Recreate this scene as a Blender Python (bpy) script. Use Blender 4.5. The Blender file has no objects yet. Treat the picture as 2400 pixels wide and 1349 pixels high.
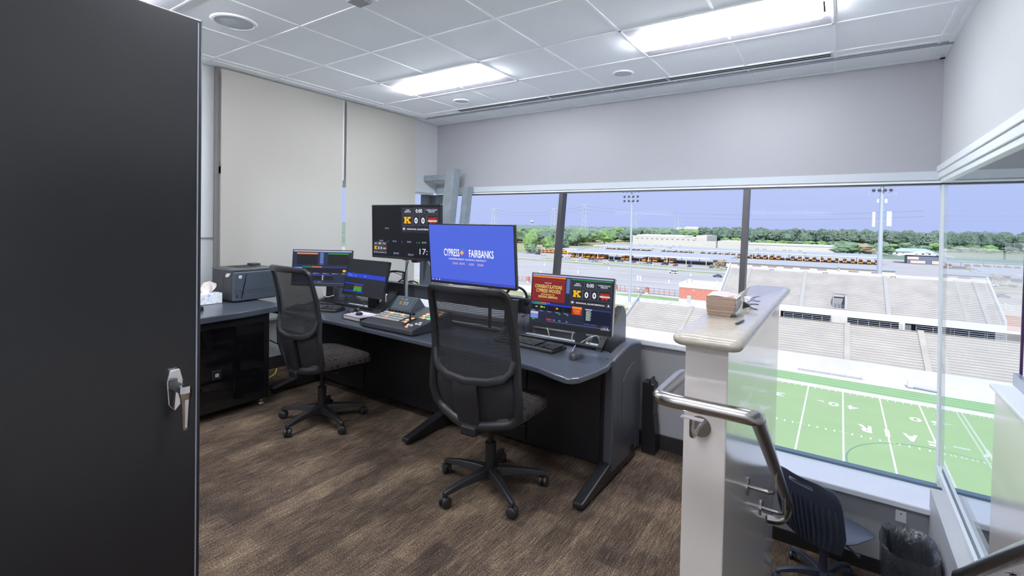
import bpy, bmesh, math, random
from mathutils import Vector, Matrix, Euler
random.seed(7)
S = bpy.context.scene
COL = S.collection
PI = math.pi
# ------------------------------------------------------------------ camera
CAM_Z = 1.48
yaw, pitch, roll = 0.60293, 0.02036, 0.01896
f_ = Vector((-math.sin(yaw), math.cos(yaw), 0)); r_ = Vector((math.cos(yaw), math.sin(yaw), 0)); u_ = Vector((0, 0, 1))
f2 = f_*math.cos(pitch) - u_*math.sin(pitch); u2 = u_*math.cos(pitch) + f_*math.sin(pitch)
r3 = r_*math.cos(roll) + u2*math.sin(roll); u3 = u2*math.cos(roll) - r_*math.sin(roll)
cam_d = bpy.data.cameras.new('camera')
cam = bpy.data.objects.new('camera', cam_d); COL.objects.link(cam)
M = Matrix.Identity(4)
for i in range(3):
    M[i][0], M[i][1], M[i][2] = r3[i], u3[i], -f2[i]
M[2][3] = CAM_Z
cam.matrix_world = M
cam_d.sensor_fit = 'HORIZONTAL'; cam_d.sensor_width = 36
cam_d.lens = 1143.36/2400*36
cam_d.shift_x = (1200-1183.68)/2400
cam_d.shift_y = (547.907-674.5)/2400
cam_d.clip_start = .05; cam_d.clip_end = 12000
S.camera = cam
# ------------------------------------------------------------------ sky, sun, exposure
W = bpy.data.worlds.new('sky'); S.world = W; W.use_nodes = True
nt = W.node_tree; nt.nodes.clear()
wo = nt.nodes.new('ShaderNodeOutputWorld'); bg = nt.nodes.new('ShaderNodeBackground')
tc = nt.nodes.new('ShaderNodeTexCoord'); sx = nt.nodes.new('ShaderNodeSeparateXYZ')
cr = nt.nodes.new('ShaderNodeValToRGB'); nz = nt.nodes.new('ShaderNodeTexNoise'); mp = nt.nodes.new('ShaderNodeMapping')
mixc = nt.nodes.new('ShaderNodeMixRGB')
nt.links.new(tc.outputs['Generated'], sx.inputs[0]); nt.links.new(sx.outputs[2], cr.inputs[0])
e = cr.color_ramp.elements
e[0].position = 0.0; e[0].color = (.40, .47, .78, 1)
e[1].position = .8; e[1].color = (.85, .98, 1.25, 1)
a = e.new(.03); a.color = (.41, .48, .77, 1)
a = e.new(.25); a.color = (.46, .55, .86, 1)
mp.inputs['Scale'].default_value = (2.2, 2.2, 12)
nt.links.new(tc.outputs['Generated'], mp.inputs[0]); nt.links.new(mp.outputs[0], nz.inputs[0])
nz.inputs['Scale'].default_value = 1.6; nz.inputs['Detail'].default_value = 4
mr = nt.nodes.new('ShaderNodeMapRange'); mr.inputs[1].default_value = .55; mr.inputs[2].default_value = .9; mr.inputs[3].default_value = 0; mr.inputs[4].default_value = .14
nt.links.new(nz.outputs[0], mr.inputs[0]); nt.links.new(mr.outputs[0], mixc.inputs[0])
nt.links.new(cr.outputs[0], mixc.inputs[1]); mixc.inputs[2].default_value = (.62, .66, .9, 1)
nt.links.new(mixc.outputs[0], bg.inputs[0]); bg.inputs[1].default_value = .92
nt.links.new(bg.outputs[0], wo.inputs[0])
sun_d = bpy.data.lights.new('sun', 'SUN'); sun = bpy.data.objects.new('sun', sun_d); COL.objects.link(sun)
sun_d.energy = 3.3; sun_d.angle = .009; sun_d.color = (1, .95, .88)
sun.rotation_euler = Vector((-.18, .80, -.72)).to_track_quat('-Z', 'Y').to_euler()
S.view_settings.view_transform = 'Standard'; S.view_settings.look = 'None'
S.view_settings.gamma = 1; S.view_settings.use_curve_mapping = False
S.view_settings.exposure = 0.42
CEIL = 2.823
LIGHT_E = 49.0
# ------------------------------------------------------------------ materials
def newmat(name):
    m = bpy.data.materials.new(name); m.use_nodes = True
    return m, m.node_tree, m.node_tree.nodes['Principled BSDF']
MC = {}
def mat(name, c, rough=.5, metal=0, spec=.5, emis=None, estr=1, var=0, vscale=8, bump=0, bscale=60, coat=0, alpha=1, vstretch=None):
    if name in MC: return MC[name]
    m, t, p = newmat(name)
    p.inputs['Base Color'].default_value = (*c, 1); p.inputs['Roughness'].default_value = rough
    p.inputs['Metallic'].default_value = metal; p.inputs['Specular IOR Level'].default_value = spec
    p.inputs['Coat Weight'].default_value = coat; p.inputs['Alpha'].default_value = alpha
    if emis:
        p.inputs['Emission Color'].default_value = (*emis, 1); p.inputs['Emission Strength'].default_value = estr
    tcn = mpn = None
    if var or bump:
        tcn = t.nodes.new('ShaderNodeTexCoord'); mpn = t.nodes.new('ShaderNodeMapping')
        t.links.new(tcn.outputs['Object'], mpn.inputs[0])
        if vstretch: mpn.inputs['Scale'].default_value = vstretch
    if var:
        n = t.nodes.new('ShaderNodeTexNoise'); n.inputs['Scale'].default_value = vscale; n.inputs['Detail'].default_value = 5
        t.links.new(mpn.outputs[0], n.inputs[0])
        r = t.nodes.new('ShaderNodeValToRGB')
        r.color_ramp.elements[0].position = .3; r.color_ramp.elements[1].position = .7
        r.color_ramp.elements[0].color = (*[max(0, x*(1-var)) for x in c], 1)
        r.color_ramp.elements[1].color = (*[min(1, x*(1+var)) for x in c], 1)
        t.links.new(n.outputs[0], r.inputs[0]); t.links.new(r.outputs[0], p.inputs['Base Color'])
    if bump:
        n = t.nodes.new('ShaderNodeTexNoise'); n.inputs['Scale'].default_value = bscale; n.inputs['Detail'].default_value = 3
        t.links.new(mpn.outputs[0], n.inputs[0])
        b = t.nodes.new('ShaderNodeBump'); b.inputs['Strength'].default_value = bump; b.inputs['Distance'].default_value = .004
        t.links.new(n.outputs[0], b.inputs['Height']); t.links.new(b.outputs[0], p.inputs['Normal'])
    MC[name] = m
    return m
def hexc(h):
    v = [int(h[i:i+2], 16)/255 for i in (0, 2, 4)]
    return tuple(((x+.055)/1.055)**2.4 if x > .04045 else x/12.92 for x in v)
def emit(h, k=1.0):
    n = 'display_%s_%.2f' % (h, k)
    if n in MC: return MC[n]
    return mat(n, (.003, .003, .004), .35, spec=.22, emis=hexc(h), estr=k*.76)
def glass_mat(name, tint, f0=.04, rough=0.0):
    m, t, p = newmat(name); t.nodes.remove(p)
    o = t.nodes['Material Output']
    tr = t.nodes.new('ShaderNodeBsdfTransparent'); gl = t.nodes.new('ShaderNodeBsdfGlossy'); mx = t.nodes.new('ShaderNodeMixShader')
    tr.inputs[0].default_value = (*tint, 1); gl.inputs['Roughness'].default_value = rough
    # Schlick reflectance from the angle between view and sheet, the same from both sides
    ge = t.nodes.new('ShaderNodeNewGeometry'); dp = t.nodes.new('ShaderNodeVectorMath'); dp.operation = 'DOT_PRODUCT'
    t.links.new(ge.outputs['Incoming'], dp.inputs[0]); t.links.new(ge.outputs['Normal'], dp.inputs[1])
    def mth(op, a, b=None, c=None):
        n = t.nodes.new('ShaderNodeMath'); n.operation = op
        for i, q in enumerate((a, b, c)):
            if q is None: continue
            if isinstance(q, (int, float)): n.inputs[i].default_value = q
            else: t.links.new(q, n.inputs[i])
        return n.outputs[0]
    fr_o = mth('MULTIPLY_ADD', mth('POWER', mth('SUBTRACT', 1.0, mth('ABSOLUTE', dp.outputs['Value'])), 5.0), 1-f0, f0)
    gl.inputs[0].default_value = (.95, .97, 1, 1)
    t.links.new(fr_o, mx.inputs[0]); t.links.new(tr.outputs[0], mx.inputs[1]); t.links.new(gl.outputs[0], mx.inputs[2]); t.links.new(mx.outputs[0], o.inputs[0])
    return m
# ------------------------------------------------------------------ mesh helpers
class MB:
    def __init__(s): s.v = []; s.f = []; s.m = []
    def add(s, vs, fs, m=0, T=None):
        b = len(s.v)
        for q in vs:
            q = Vector(q)
            s.v.append(T @ q if T is not None else q)
        for g in fs: s.f.append([b+i for i in g]); s.m.append(m)
        return s
    def box(s, x0, x1, y0, y1, z0, z1, m=0, T=None):
        vs = [(x, y, z) for x in (x0, x1) for y in (y0, y1) for z in (z0, z1)]
        return s.add(vs, [(0, 1, 3, 2), (4, 6, 7, 5), (0, 4, 5, 1), (2, 3, 7, 6), (0, 2, 6, 4), (1, 5, 7, 3)], m, T)
    def rbox(s, x0, x1, y0, y1, z0, z1, r=.01, seg=2, m=0, T=None):
        bm = bmesh.new(); bmesh.ops.create_cube(bm, size=1)
        for v in bm.verts:
            v.co = Vector(((x0+x1)/2+v.co.x*(x1-x0), (y0+y1)/2+v.co.y*(y1-y0), (z0+z1)/2+v.co.z*(z1-z0)))
        r = min(r, .49*min(x1-x0, y1-y0, z1-z0))
        bmesh.ops.bevel(bm, geom=bm.edges[:], offset=r, segments=seg, affect='EDGES', profile=.5)
        return s.bm(bm, m, T)
    def bm(s, bm, m=0, T=None):
        bm.verts.ensure_lookup_table()
        for i, v in enumerate(bm.verts): v.index = i
        s.add([v.co.copy() for v in bm.verts], [[v.index for v in f.verts] for f in bm.faces], m, T)
        bm.free(); return s
    def tube(s, pts, r, n=10, m=0, T=None, closed=False, cap=True, smooth=0):
        P = [Vector(p) for p in pts]
        if smooth: P = catmull(P, smooth, closed)
        N = len(P); R = r if isinstance(r, (list, tuple)) else [r]*N
        if len(R) != N: R = [R[min(len(R)-1, int(i*(len(R)-1)/(N-1)+.5))] for i in range(N)]
        b = []; up = None
        for i in range(N):
            if closed: d = P[(i+1) % N]-P[i-1]
            else: d = P[min(i+1, N-1)]-P[max(i-1, 0)]
            if d.length < 1e-9: d = Vector((0, 0, 1))
            d.normalize()
            if up is None:
                up = Vector((0, 0, 1)) if abs(d.z) < .9 else Vector((1, 0, 0))
            a = d.cross(up); a.normalize(); c = a.cross(d); up = c
            for k in range(n):
                t = 2*PI*k/n
                b.append(P[i]+(a*math.cos(t)+c*math.sin(t))*R[i])
        fs = []
        for i in range(N if closed else N-1):
            for k in range(n):
                j = (i+1) % N
                fs.append((i*n+k, i*n+(k+1) % n, j*n+(k+1) % n, j*n+k))
        if cap and not closed:
            fs.append(tuple(range(n))[::-1]); fs.append(tuple((N-1)*n+k for k in range(n)))
        return s.add(b, fs, m, T)
    def cyl(s, c, r, z0, z1, n=20, m=0, T=None, r2=None):
        r2 = r if r2 is None else r2
        vs = [(c[0]+r*math.cos(2*PI*k/n), c[1]+r*math.sin(2*PI*k/n), z0) for k in range(n)]+[(c[0]+r2*math.cos(2*PI*k/n), c[1]+r2*math.sin(2*PI*k/n), z1) for k in range(n)]
        fs = [tuple(range(n))[::-1], tuple(range(n, 2*n))]+[(k, (k+1) % n, n+(k+1) % n, n+k) for k in range(n)]
        return s.add(vs, fs, m, T)
    def lathe(s, prof, n=24, m=0, T=None, cap=True):
        vs = [(r*math.cos(2*PI*k/n), r*math.sin(2*PI*k/n), z) for r, z in prof for k in range(n)]
        fs = [(i*n+k, i*n+(k+1) % n, (i+1)*n+(k+1) % n, (i+1)*n+k) for i in range(len(prof)-1) for k in range(n)]
        if cap: fs += [tuple(range(n))[::-1], tuple((len(prof)-1)*n+k for k in range(n))]
        return s.add(vs, fs, m, T)
    def prism(s, poly, a0, a1, axis='z', m=0, T=None):
        n = len(poly)
        def P(p, h): return {'z': (p[0], p[1], h), 'x': (h, p[0], p[1]), 'y': (p[0], h, p[1])}[axis]
        vs = [P(p, a0) for p in poly]+[P(p, a1) for p in poly]
        fs = [tuple(range(n))[::-1], tuple(range(n, 2*n))]+[(k, (k+1) % n, n+(k+1) % n, n+k) for k in range(n)]
        return s.add(vs, fs, m, T)
    def grid(s, fn, nu, nv, m=0, T=None, thick=0, closeu=False):
        vs = [Vector(fn(i/nu, j/nv)) for i in range(nu+1) for j in range(nv+1)]
        fs = [(i*(nv+1)+j, (i+1)*(nv+1)+j, (i+1)*(nv+1)+j+1, i*(nv+1)+j+1) for i in range(nu) for j in range(nv)]
        if thick:
            nr = [Vector((0, 0, 0)) for _ in vs]
            for f in fs:
                nn = (vs[f[2]]-vs[f[0]]).cross(vs[f[3]]-vs[f[1]])
                for k in f: nr[k] += nn
            b = [v-q.normalized()*thick if q.length else v for v, q in zip(vs, nr)]
            N = len(vs); vs = vs+b
            f2_ = [tuple(N+k for k in f[::-1]) for f in fs]
            rim = []
            L = [i*(nv+1) for i in range(nu+1)]; Rr = [i*(nv+1)+nv for i in range(nu+1)]
            for a in range(nu): rim += [(L[a], N+L[a], N+L[a+1], L[a+1]), (Rr[a], Rr[a+1], N+Rr[a+1], N+Rr[a])]
            for j in range(nv): rim += [(j, j+1, N+j+1, N+j), (nu*(nv+1)+j, N+nu*(nv+1)+j, N+nu*(nv+1)+j+1, nu*(nv+1)+j+1)]
            fs = fs+f2_+rim
        return s.add(vs, fs, m, T)
    def quad(s, a, b, c, d, m=0, T=None): return s.add([a, b, c, d], [(0, 1, 2, 3)], m, T)
    def build(s, name, mats, parent=None, smooth=False, loc=None, rot=None, bevel=0, fixn=True):
        me = bpy.data.meshes.new(name)
        me.from_pydata([tuple(v) for v in s.v], [], s.f)
        if not isinstance(mats, (list, tuple)): mats = [mats]
        for q in mats: me.materials.append(q)
        if len(mats) > 1: me.polygons.foreach_set('material_index', s.m)
        if fixn:
            b = bmesh.new(); b.from_mesh(me); bmesh.ops.recalc_face_normals(b, faces=b.faces[:]); b.to_mesh(me); b.free()
        if smooth:
            me.polygons.foreach_set('use_smooth', [True]*len(me.polygons))
            try: me.set_sharp_from_angle(angle=math.radians(smooth if smooth is not True else 40))
            except Exception: pass
        me.update()
        o = bpy.data.objects.new(name, me); COL.objects.link(o)
        if parent is not None: o.parent = parent
        if loc is not None: o.location = loc
        if rot is not None: o.rotation_euler = rot
        if bevel:
            md = o.modifiers.new('bevel', 'BEVEL'); md.width = bevel; md.segments = 2; md.limit_method = 'ANGLE'
        return o
def catmull(P, k, closed=False):
    out = []; N = len(P)
    for i in range(N if closed else N-1):
        g = (lambda j: P[j % N]) if closed else (lambda j: P[max(0, min(N-1, j))])
        p0, p1, p2, p3 = g(i-1), g(i), g(i+1), g(i+2)
        for s_ in range(k):
            t = s_/k
            out.append(.5*((2*p1)+(p2-p0)*t+(2*p0-5*p1+4*p2-p3)*t*t+(3*p1-p0-3*p2+p3)*t**3))
    if not closed: out.append(P[-1])
    return out
def rrect(x0, x1, y0, y1, r, n=5):
    o = []
    for cx, cy, a in ((x1-r, y1-r, 0), (x0+r, y1-r, 90), (x0+r, y0+r, 180), (x1-r, y0+r, 270)):
        for k in range(n+1):
            t = math.radians(a+90*k/n); o.append((cx+r*math.cos(t), cy+r*math.sin(t)))
    return o
TXT = {}
def text_mesh(st, bold=0.0):
    if (st, bold) in TXT: return TXT[(st, bold)]
    cu = bpy.data.curves.new('lettering', 'FONT'); cu.body = st; cu.size = 1; cu.resolution_u = 2; cu.offset = bold
    o = bpy.data.objects.new('lettering', cu)
    COL.objects.link(o)
    dg = bpy.context.evaluated_depsgraph_get(); dg.update()
    me = o.evaluated_get(dg).to_mesh()
    vs = [(v.co.x, v.co.y) for v in me.vertices]; fs = [tuple(p.vertices) for p in me.polygons]
    o.evaluated_get(dg).to_mesh_clear()
    bpy.data.objects.remove(o); bpy.data.curves.remove(cu)
    if vs:
        x0 = min(v[0] for v in vs); x1 = max(v[0] for v in vs); y0 = min(v[1] for v in vs); y1 = max(v[1] for v in vs)
    else: x0 = y0 = 0; x1 = y1 = 1
    r = ([((x-x0)/(x1-x0), (y-y0)/(y1-y0)) for x, y in vs], fs)
    TXT[(st, bold)] = r
    return r
def thing(name, label, cat, loc=(0, 0, 0), rz=0, group=None):
    o = bpy.data.objects.new(name, None); COL.objects.link(o); o.location = loc; o.rotation_euler = (0, 0, rz); o.empty_display_size = .1
    return tag(o, label, cat, group)
def tag(o, label, cat, group=None):
    o['label'] = label; o['category'] = cat
    if group: o['group'] = group
    return o
def struct(o):
    o['kind'] = 'structure'; return o
def dup(o, loc=None, rz=None, label=None, group=None, parent=None, scale=None):
    c = o.copy(); COL.objects.link(c)
    if parent is not None: c.parent = parent
    if loc is not None: c.location = loc
    if rz is not None: c.rotation_euler = (0, 0, rz)
    if scale is not None: c.scale = scale
    if label: c['label'] = label
    if group: c['group'] = group
    for ch in o.children: dup(ch, parent=c)
    return c
def RZ(a): return Matrix.Rotation(a, 4, 'Z')
def RX(a): return Matrix.Rotation(a, 4, 'X')
def RY(a): return Matrix.Rotation(a, 4, 'Y')
def TR(x, y, z): return Matrix.Translation((x, y, z))
# ------------------------------------------------------------------ room materials
wallm = mat('painted_wall_shaded', (.335, .335, .355), .42, bump=.12, bscale=220, spec=.4)  # one wall paint: shaded tone here, lit tone on the next line
wallw = mat('painted_wall_lit', (.50, .51, .515), .45, bump=.1, bscale=220)
wallg = mat('satin_stair_wall', (.64, .59, .555), .17, spec=.9, coat=.35, bump=.01, bscale=150)
stone = mat('cream_quartz', (.42, .375, .315), .10, var=.10, vscale=35, spec=.6)
sillm = mat('white_sill', (.72, .74, .80), .3, var=.03, vscale=90)
alum = mat('white_window_frame', (.72, .75, .77), .35)
dkfr = mat('dark_window_frame', (.09, .095, .11), .35, metal=.3)
basem = mat('vinyl_base', (.022, .019, .02), .5)
glassm = glass_mat('window_glass', (.955, .967, .98), .001)
pglass = glass_mat('partition_glass', (.95, .985, .98), .06)
def carpet():
    m, t, p = newmat('carpet_tile'); L = t.links.new; N = t.nodes.new
    tcn = N('ShaderNodeTexCoord')
    def noise(sc, det, scale):
        mp_ = N('ShaderNodeMapping'); mp_.inputs['Scale'].default_value = sc; L(tcn.outputs['Object'], mp_.inputs[0])
        n = N('ShaderNodeTexNoise'); n.inputs['Scale'].default_value = scale; n.inputs['Detail'].default_value = det; n.inputs['Roughness'].default_value = .65
        L(mp_.outputs[0], n.inputs[0]); return n
    br = N('ShaderNodeTexBrick'); mb = N('ShaderNodeMapping'); mb.inputs['Rotation'].default_value = (0, 0, PI/2); L(tcn.outputs['Object'], mb.inputs[0]); L(mb.outputs[0], br.inputs[0])
    br.inputs['Scale'].default_value = 1; br.inputs['Mortar Size'].default_value = 0; br.inputs['Brick Width'].default_value = .5; br.inputs['Row Height'].default_value = .125; br.offset = .37
    br.inputs['Color1'].default_value = (0, 0, 0, 1); br.inputs['Color2'].default_value = (1, 1, 1, 1)
    streak = noise((190, 9, 1), 3, 1.0); patch = noise((2.6, 1.3, 1), 3, 1.6); fine = noise((300, 130, 1), 2, 1.0)
    a = N('ShaderNodeMath'); a.operation = 'MULTIPLY_ADD'; L(br.outputs[0], a.inputs[0]); a.inputs[1].default_value = .11; sk = N('ShaderNodeMath'); sk.operation = 'MULTIPLY'; sk.inputs[1].default_value = .75; L(streak.outputs[0], sk.inputs[0]); L(sk.outputs[0], a.inputs[2])
    b = N('ShaderNodeMath'); b.operation = 'MULTIPLY_ADD'; L(patch.outputs[0], b.inputs[0]); b.inputs[1].default_value = .62; L(a.outputs[0], b.inputs[2])
    c = N('ShaderNodeMath'); c.operation = 'MULTIPLY_ADD'; L(fine.outputs[0], c.inputs[0]); c.inputs[1].default_value = 1.05; L(b.outputs[0], c.inputs[2])
    r = N('ShaderNodeValToRGB'); L(c.outputs[0], r.inputs[0])
    mr_ = N('ShaderNodeMapRange'); mr_.inputs[1].default_value = .93; mr_.inputs[2].default_value = 1.70; L(c.outputs[0], mr_.inputs[0]); L(mr_.outputs[0], r.inputs[0])
    e = r.color_ramp.elements
    e[0].position = 0; e[0].color = (.020, .015, .013, 1); e[1].position = 1; e[1].color = (.56, .46, .36, 1)
    q = e.new(.36); q.color = (.060, .043, .034, 1)
    q = e.new(.60); q.color = (.160, .115, .080, 1)
    q = e.new(.80); q.color = (.31, .225, .145, 1)
    L(r.outputs[0], p.inputs['Base Color']); p.inputs['Roughness'].default_value = .95; p.inputs['Specular IOR Level'].default_value = .1
    bp = N('ShaderNodeBump'); bp.inputs['Strength'].default_value = .5; bp.inputs['Distance'].default_value = .004; L(c.outputs[0], bp.inputs['Height']); L(bp.outputs[0], p.inputs['Normal'])
    return m
carpm = carpet()
def tile_mat():
    m, t, p = newmat('acoustic_tile'); L = t.links.new; N = t.nodes.new
    tcn = N('ShaderNodeTexCoord'); n = N('ShaderNodeTexNoise'); n.inputs['Scale'].default_value = 130; n.inputs['Detail'].default_value = 4; L(tcn.outputs['Object'], n.inputs[0])
    r = N('ShaderNodeValToRGB'); r.color_ramp.elements[0].position = .33; r.color_ramp.elements[1].position = .5
    r.color_ramp.elements[0].color = (.82, .85, .875, 1); r.color_ramp.elements[1].color = (.90, .925, .945, 1)
    L(n.outputs[0], r.inputs[0]); L(r.outputs[0], p.inputs['Base Color']); p.inputs['Roughness'].default_value = .9
    b = N('ShaderNodeBump'); b.inputs['Strength'].default_value = .25; b.inputs['Distance'].default_value = .003; L(n.outputs[0], b.inputs['Height']); L(b.outputs[0], p.inputs['Normal'])
    return m
tilem = tile_mat()
gridm = mat('ceiling_grid_white', (.92, .94, .95), .4)
rearw = mat('bounce_wall_rear', (.84, .85, .86), .5)  # unseen walls, made paler than the others to bounce light around the room
blk = mat('black_laminate', (.008, .008, .010), .35, bump=.05, bscale=300)
wtop = mat('charcoal_worktop', (.056, .065, .086), .28, spec=.85)
panelm = mat('charcoal_panel', (.042, .046, .058), .36, spec=.8)
plastic = mat('black_plastic', (.011, .011, .013), .38)
frameM = mat('chair_frame_plastic', (.017, .017, .020), .36, bump=.08, bscale=400)
gloss = mat('gloss_black', (.004, .004, .005), .03, coat=.5)
chrome = mat('chrome', (.85, .85, .88), .08, metal=1)
steelb = mat('brushed_steel', (.46, .44, .43), .24, metal=1, bump=.06, bscale=300, vstretch=(1, 1, 20))
whitep = mat('white_plastic', (.82, .82, .84), .4)
greyp = mat('grey_plastic', (.30, .31, .33), .4)
cabm = mat('black_steel_cabinet', (.010, .010, .012), .30, bump=.03, bscale=350, spec=.6)
galv = mat('galvanised_steel', (.27, .31, .34), .42, metal=.35, var=.12, vscale=9)
def mesh_fab():
    m, t, p = newmat('mesh_fabric'); L = t.links.new; N = t.nodes.new
    p.inputs['Base Color'].default_value = (.012, .013, .016, 1); p.inputs['Roughness'].default_value = .6
    tcn = N('ShaderNodeTexCoord'); s_ = N('ShaderNodeSeparateXYZ'); L(tcn.outputs['Object'], s_.inputs[0])
    w = N('ShaderNodeMath'); w.operation = 'MULTIPLY'; w.inputs[1].default_value = 2*PI/.0085; L(s_.outputs[2], w.inputs[0])
    sn = N('ShaderNodeMath'); sn.operation = 'SINE'; L(w.outputs[0], sn.inputs[0])
    mr_ = N('ShaderNodeMapRange'); mr_.inputs[1].default_value = -1; mr_.inputs[2].default_value = 1; mr_.inputs[3].default_value = .74; mr_.inputs[4].default_value = .99; L(sn.outputs[0], mr_.inputs[0])
    L(mr_.outputs[0], p.inputs['Alpha']); return m
meshm = mesh_fab()
def seat_fab():
    m, t, p = newmat('patterned_seat_fabric'); L = t.links.new; N = t.nodes.new
    tcn = N('ShaderNodeTexCoord'); v = N('ShaderNodeTexVoronoi'); mp_ = N('ShaderNodeMapping'); mp_.inputs['Scale'].default_value = (36, 22, 22); L(tcn.outputs['Object'], mp_.inputs[0]); L(mp_.outputs[0], v.inputs[0]); v.inputs['Scale'].default_value = 1; v.inputs['Randomness'].default_value = .35
    r = N('ShaderNodeValToRGB'); r.color_ramp.elements[0].position = .26; r.color_ramp.elements[1].position = .33; r.color_ramp.elements[0].color = (.006, .006, .008, 1); r.color_ramp.elements[1].color = (.050, .040, .037, 1)
    L(v.outputs['Distance'], r.inputs[0]); L(r.outputs[0], p.inputs['Base Color']); p.inputs['Roughness'].default_value = .85
    return m
seatm = seat_fab()
def blind_mat():
    m, t, p = newmat('roller_shade_fabric'); L = t.links.new; N = t.nodes.new
    t.nodes.remove(p); o = t.nodes['Material Output']
    d = N('ShaderNodeBsdfDiffuse'); d.inputs[0].default_value = (.49, .47, .43, 1); tl = N('ShaderNodeBsdfTranslucent'); tl.inputs[0].default_value = (.70, .66, .58, 1)
    mx = N('ShaderNodeMixShader'); mx.inputs[0].default_value = .24; L(d.outputs[0], mx.inputs[1]); L(tl.outputs[0], mx.inputs[2]); L(mx.outputs[0], o.inputs[0])
    return m
blindm = blind_mat()
ledm = mat('light_lens', (.9, .9, .9), .5, emis=(.93, .97, 1.05), estr=LIGHT_E)
reflm = mat('fixture_white', (.42, .41, .45), .6)
# ------------------------------------------------------------------ room shell
GX, GY, T_ = -3.734, 1.992, .61
LOW = -.98
def sbox(name, x0, x1, y0, y1, z0, z1, m, parent=None, bevel=0):
    o = MB().box(x0, x1, y0, y1, z0, z1).build(name, m, parent, bevel=bevel)
    if parent is None: struct(o)
    return o
b = MB(); b.prism([(-4.80, -2.6), (.75, -2.6), (.75, 1.75), (-.442, 1.75), (-.442, 3.27), (-4.80, 3.27)], -.12, 0)
floor_o = struct(b.build('floor', carpm))
struct(MB().box(-4.8, 3.6, 3.27, 4.6, LOW-.1, LOW).box(-.442, 3.6, 1.75, 3.27, LOW-.1, LOW).build('floor_lower', carpm))
b = MB()
for k in range(5): b.box(-.302, .55, 1.75+.28*k-(.02 if k else 0), 1.75+.28*(k+1), LOW, -.163*(k+1))
struct(b.build('floor_stairs', carpm))
# ceiling
b = MB()
FIX = [(0, 2), (4, 2), (0, -2), (4, -2), (0, -6), (4, -6)]
xs_ = [-4.62]+[GX+i*T_ for i in range(-1, 8)]+[.62]
ys_ = [-2.6]+[GY+j*T_ for j in range(-7, 5)]+[5.02]
for ix in range(len(xs_)-1):
    for iy in range(len(ys_)-1):
        i, j = ix-2, iy-8
        if any(j == fj and i in (fi, fi+1) for fi, fj in FIX): continue
        b.box(xs_[ix], xs_[ix+1], ys_[iy], ys_[iy+1], CEIL, CEIL+.05)
ceil_o = struct(b.build('ceiling', tilem))
b = MB()
w = .009
for i in range(-2, 8):
    x = GX+i*T_
    if -4.6 < x < .62: b.box(x-w, x+w, -2.6, 5.02, CEIL-.005, CEIL+.001)
for j in range(-8, 6):
    y = GY+j*T_
    if -2.6 < y < 4.5: b.box(-4.62, .62, y-w, y+w, CEIL-.0055, CEIL+.0005)
b.box(-4.62, .62, 4.98, 5.02, CEIL-.007, CEIL); b.box(-4.44, -4.42, -2.6, 4.62, CEIL-.006, CEIL); b.box(.59, .62, -2.6, 5.02, CEIL-.007, CEIL)
b.box(-4.44, .62, 4.54, 4.56, CEIL-.006, CEIL)
g = b.build('ceiling_grid', gridm, ceil_o)
b = MB().box(-4.46, .615, 4.605, 4.63, CEIL-.014, CEIL)
b.build('ceiling_reveal', mat('grey_reveal', (.25, .27, .32), .5), ceil_o)
struct(MB().box(-5.2, 3.8, -2.8, 5.9, CEIL+.06, CEIL+.35).build('ceiling_roof_slab', wallm))
# walls
struct(MB().box(-5.0, 3.6, 5.02, 5.22, 1.95, CEIL+.07).build('wall_back', wallm))
struct(MB().box(-5.0, 3.6, 4.40, 4.60, LOW-.1, -.45).build('wall_back_lower', wallm))
struct(MB().box(-4.8, -.442, 3.26, 3.50, LOW, .685).build('wall_desk', wallm))
struct(MB().box(-4.82, -4.62, -2.6, 2.13, 1.31, CEIL+.06).box(-4.82, -4.64, -2.6, 2.13, LOW, 1.31).box(-4.82, -4.62, 2.13, 5.1, 1.95, CEIL+.06).box(-4.82, -4.62, 2.13, 5.1, LOW, .55).box(-4.82, -4.60, 2.13, 2.42, .55, 1.95).build('wall_left', wallw))
struct(MB().box(.62, .74, -2.6, 5.04, 1.99, CEIL+.06).box(.62, .74, -2.6, .5, LOW, 1.99).build('wall_right', wallw))
struct(MB().box(-4.82, 3.6, -2.8, -2.6, LOW-.1, CEIL+.06).build('wall_rear', rearw))
struct(MB().box(3.6, 3.75, -2.8, 5.25, LOW-.1, CEIL+.06).build('wall_far_right', rearw))
struct(MB().box(.62, 3.6, -2.6, 5.05, 2.83, 2.88).build('ceiling_next_booth', wallw))
struct(MB().box(-.442, -.302, 1.78, 3.45, LOW, 1.075).build('wall_stair', wallg, bevel=.004))
struct(MB().box(.55, .71, .5, 2.85, LOW, .83).build('wall_stair_right', wallg, bevel=.004))
struct(MB().box(.55, .71, 2.85, 4.40, LOW, -.27).build('wall_curb', wallw, bevel=.004))
struct(MB().box(-4.82, -4.62, 2.13, 3.4, LOW, .0).box(-.442, .75, 1.70, 1.77, LOW, -.13).build('wall_under_landing', wallm))
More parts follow.
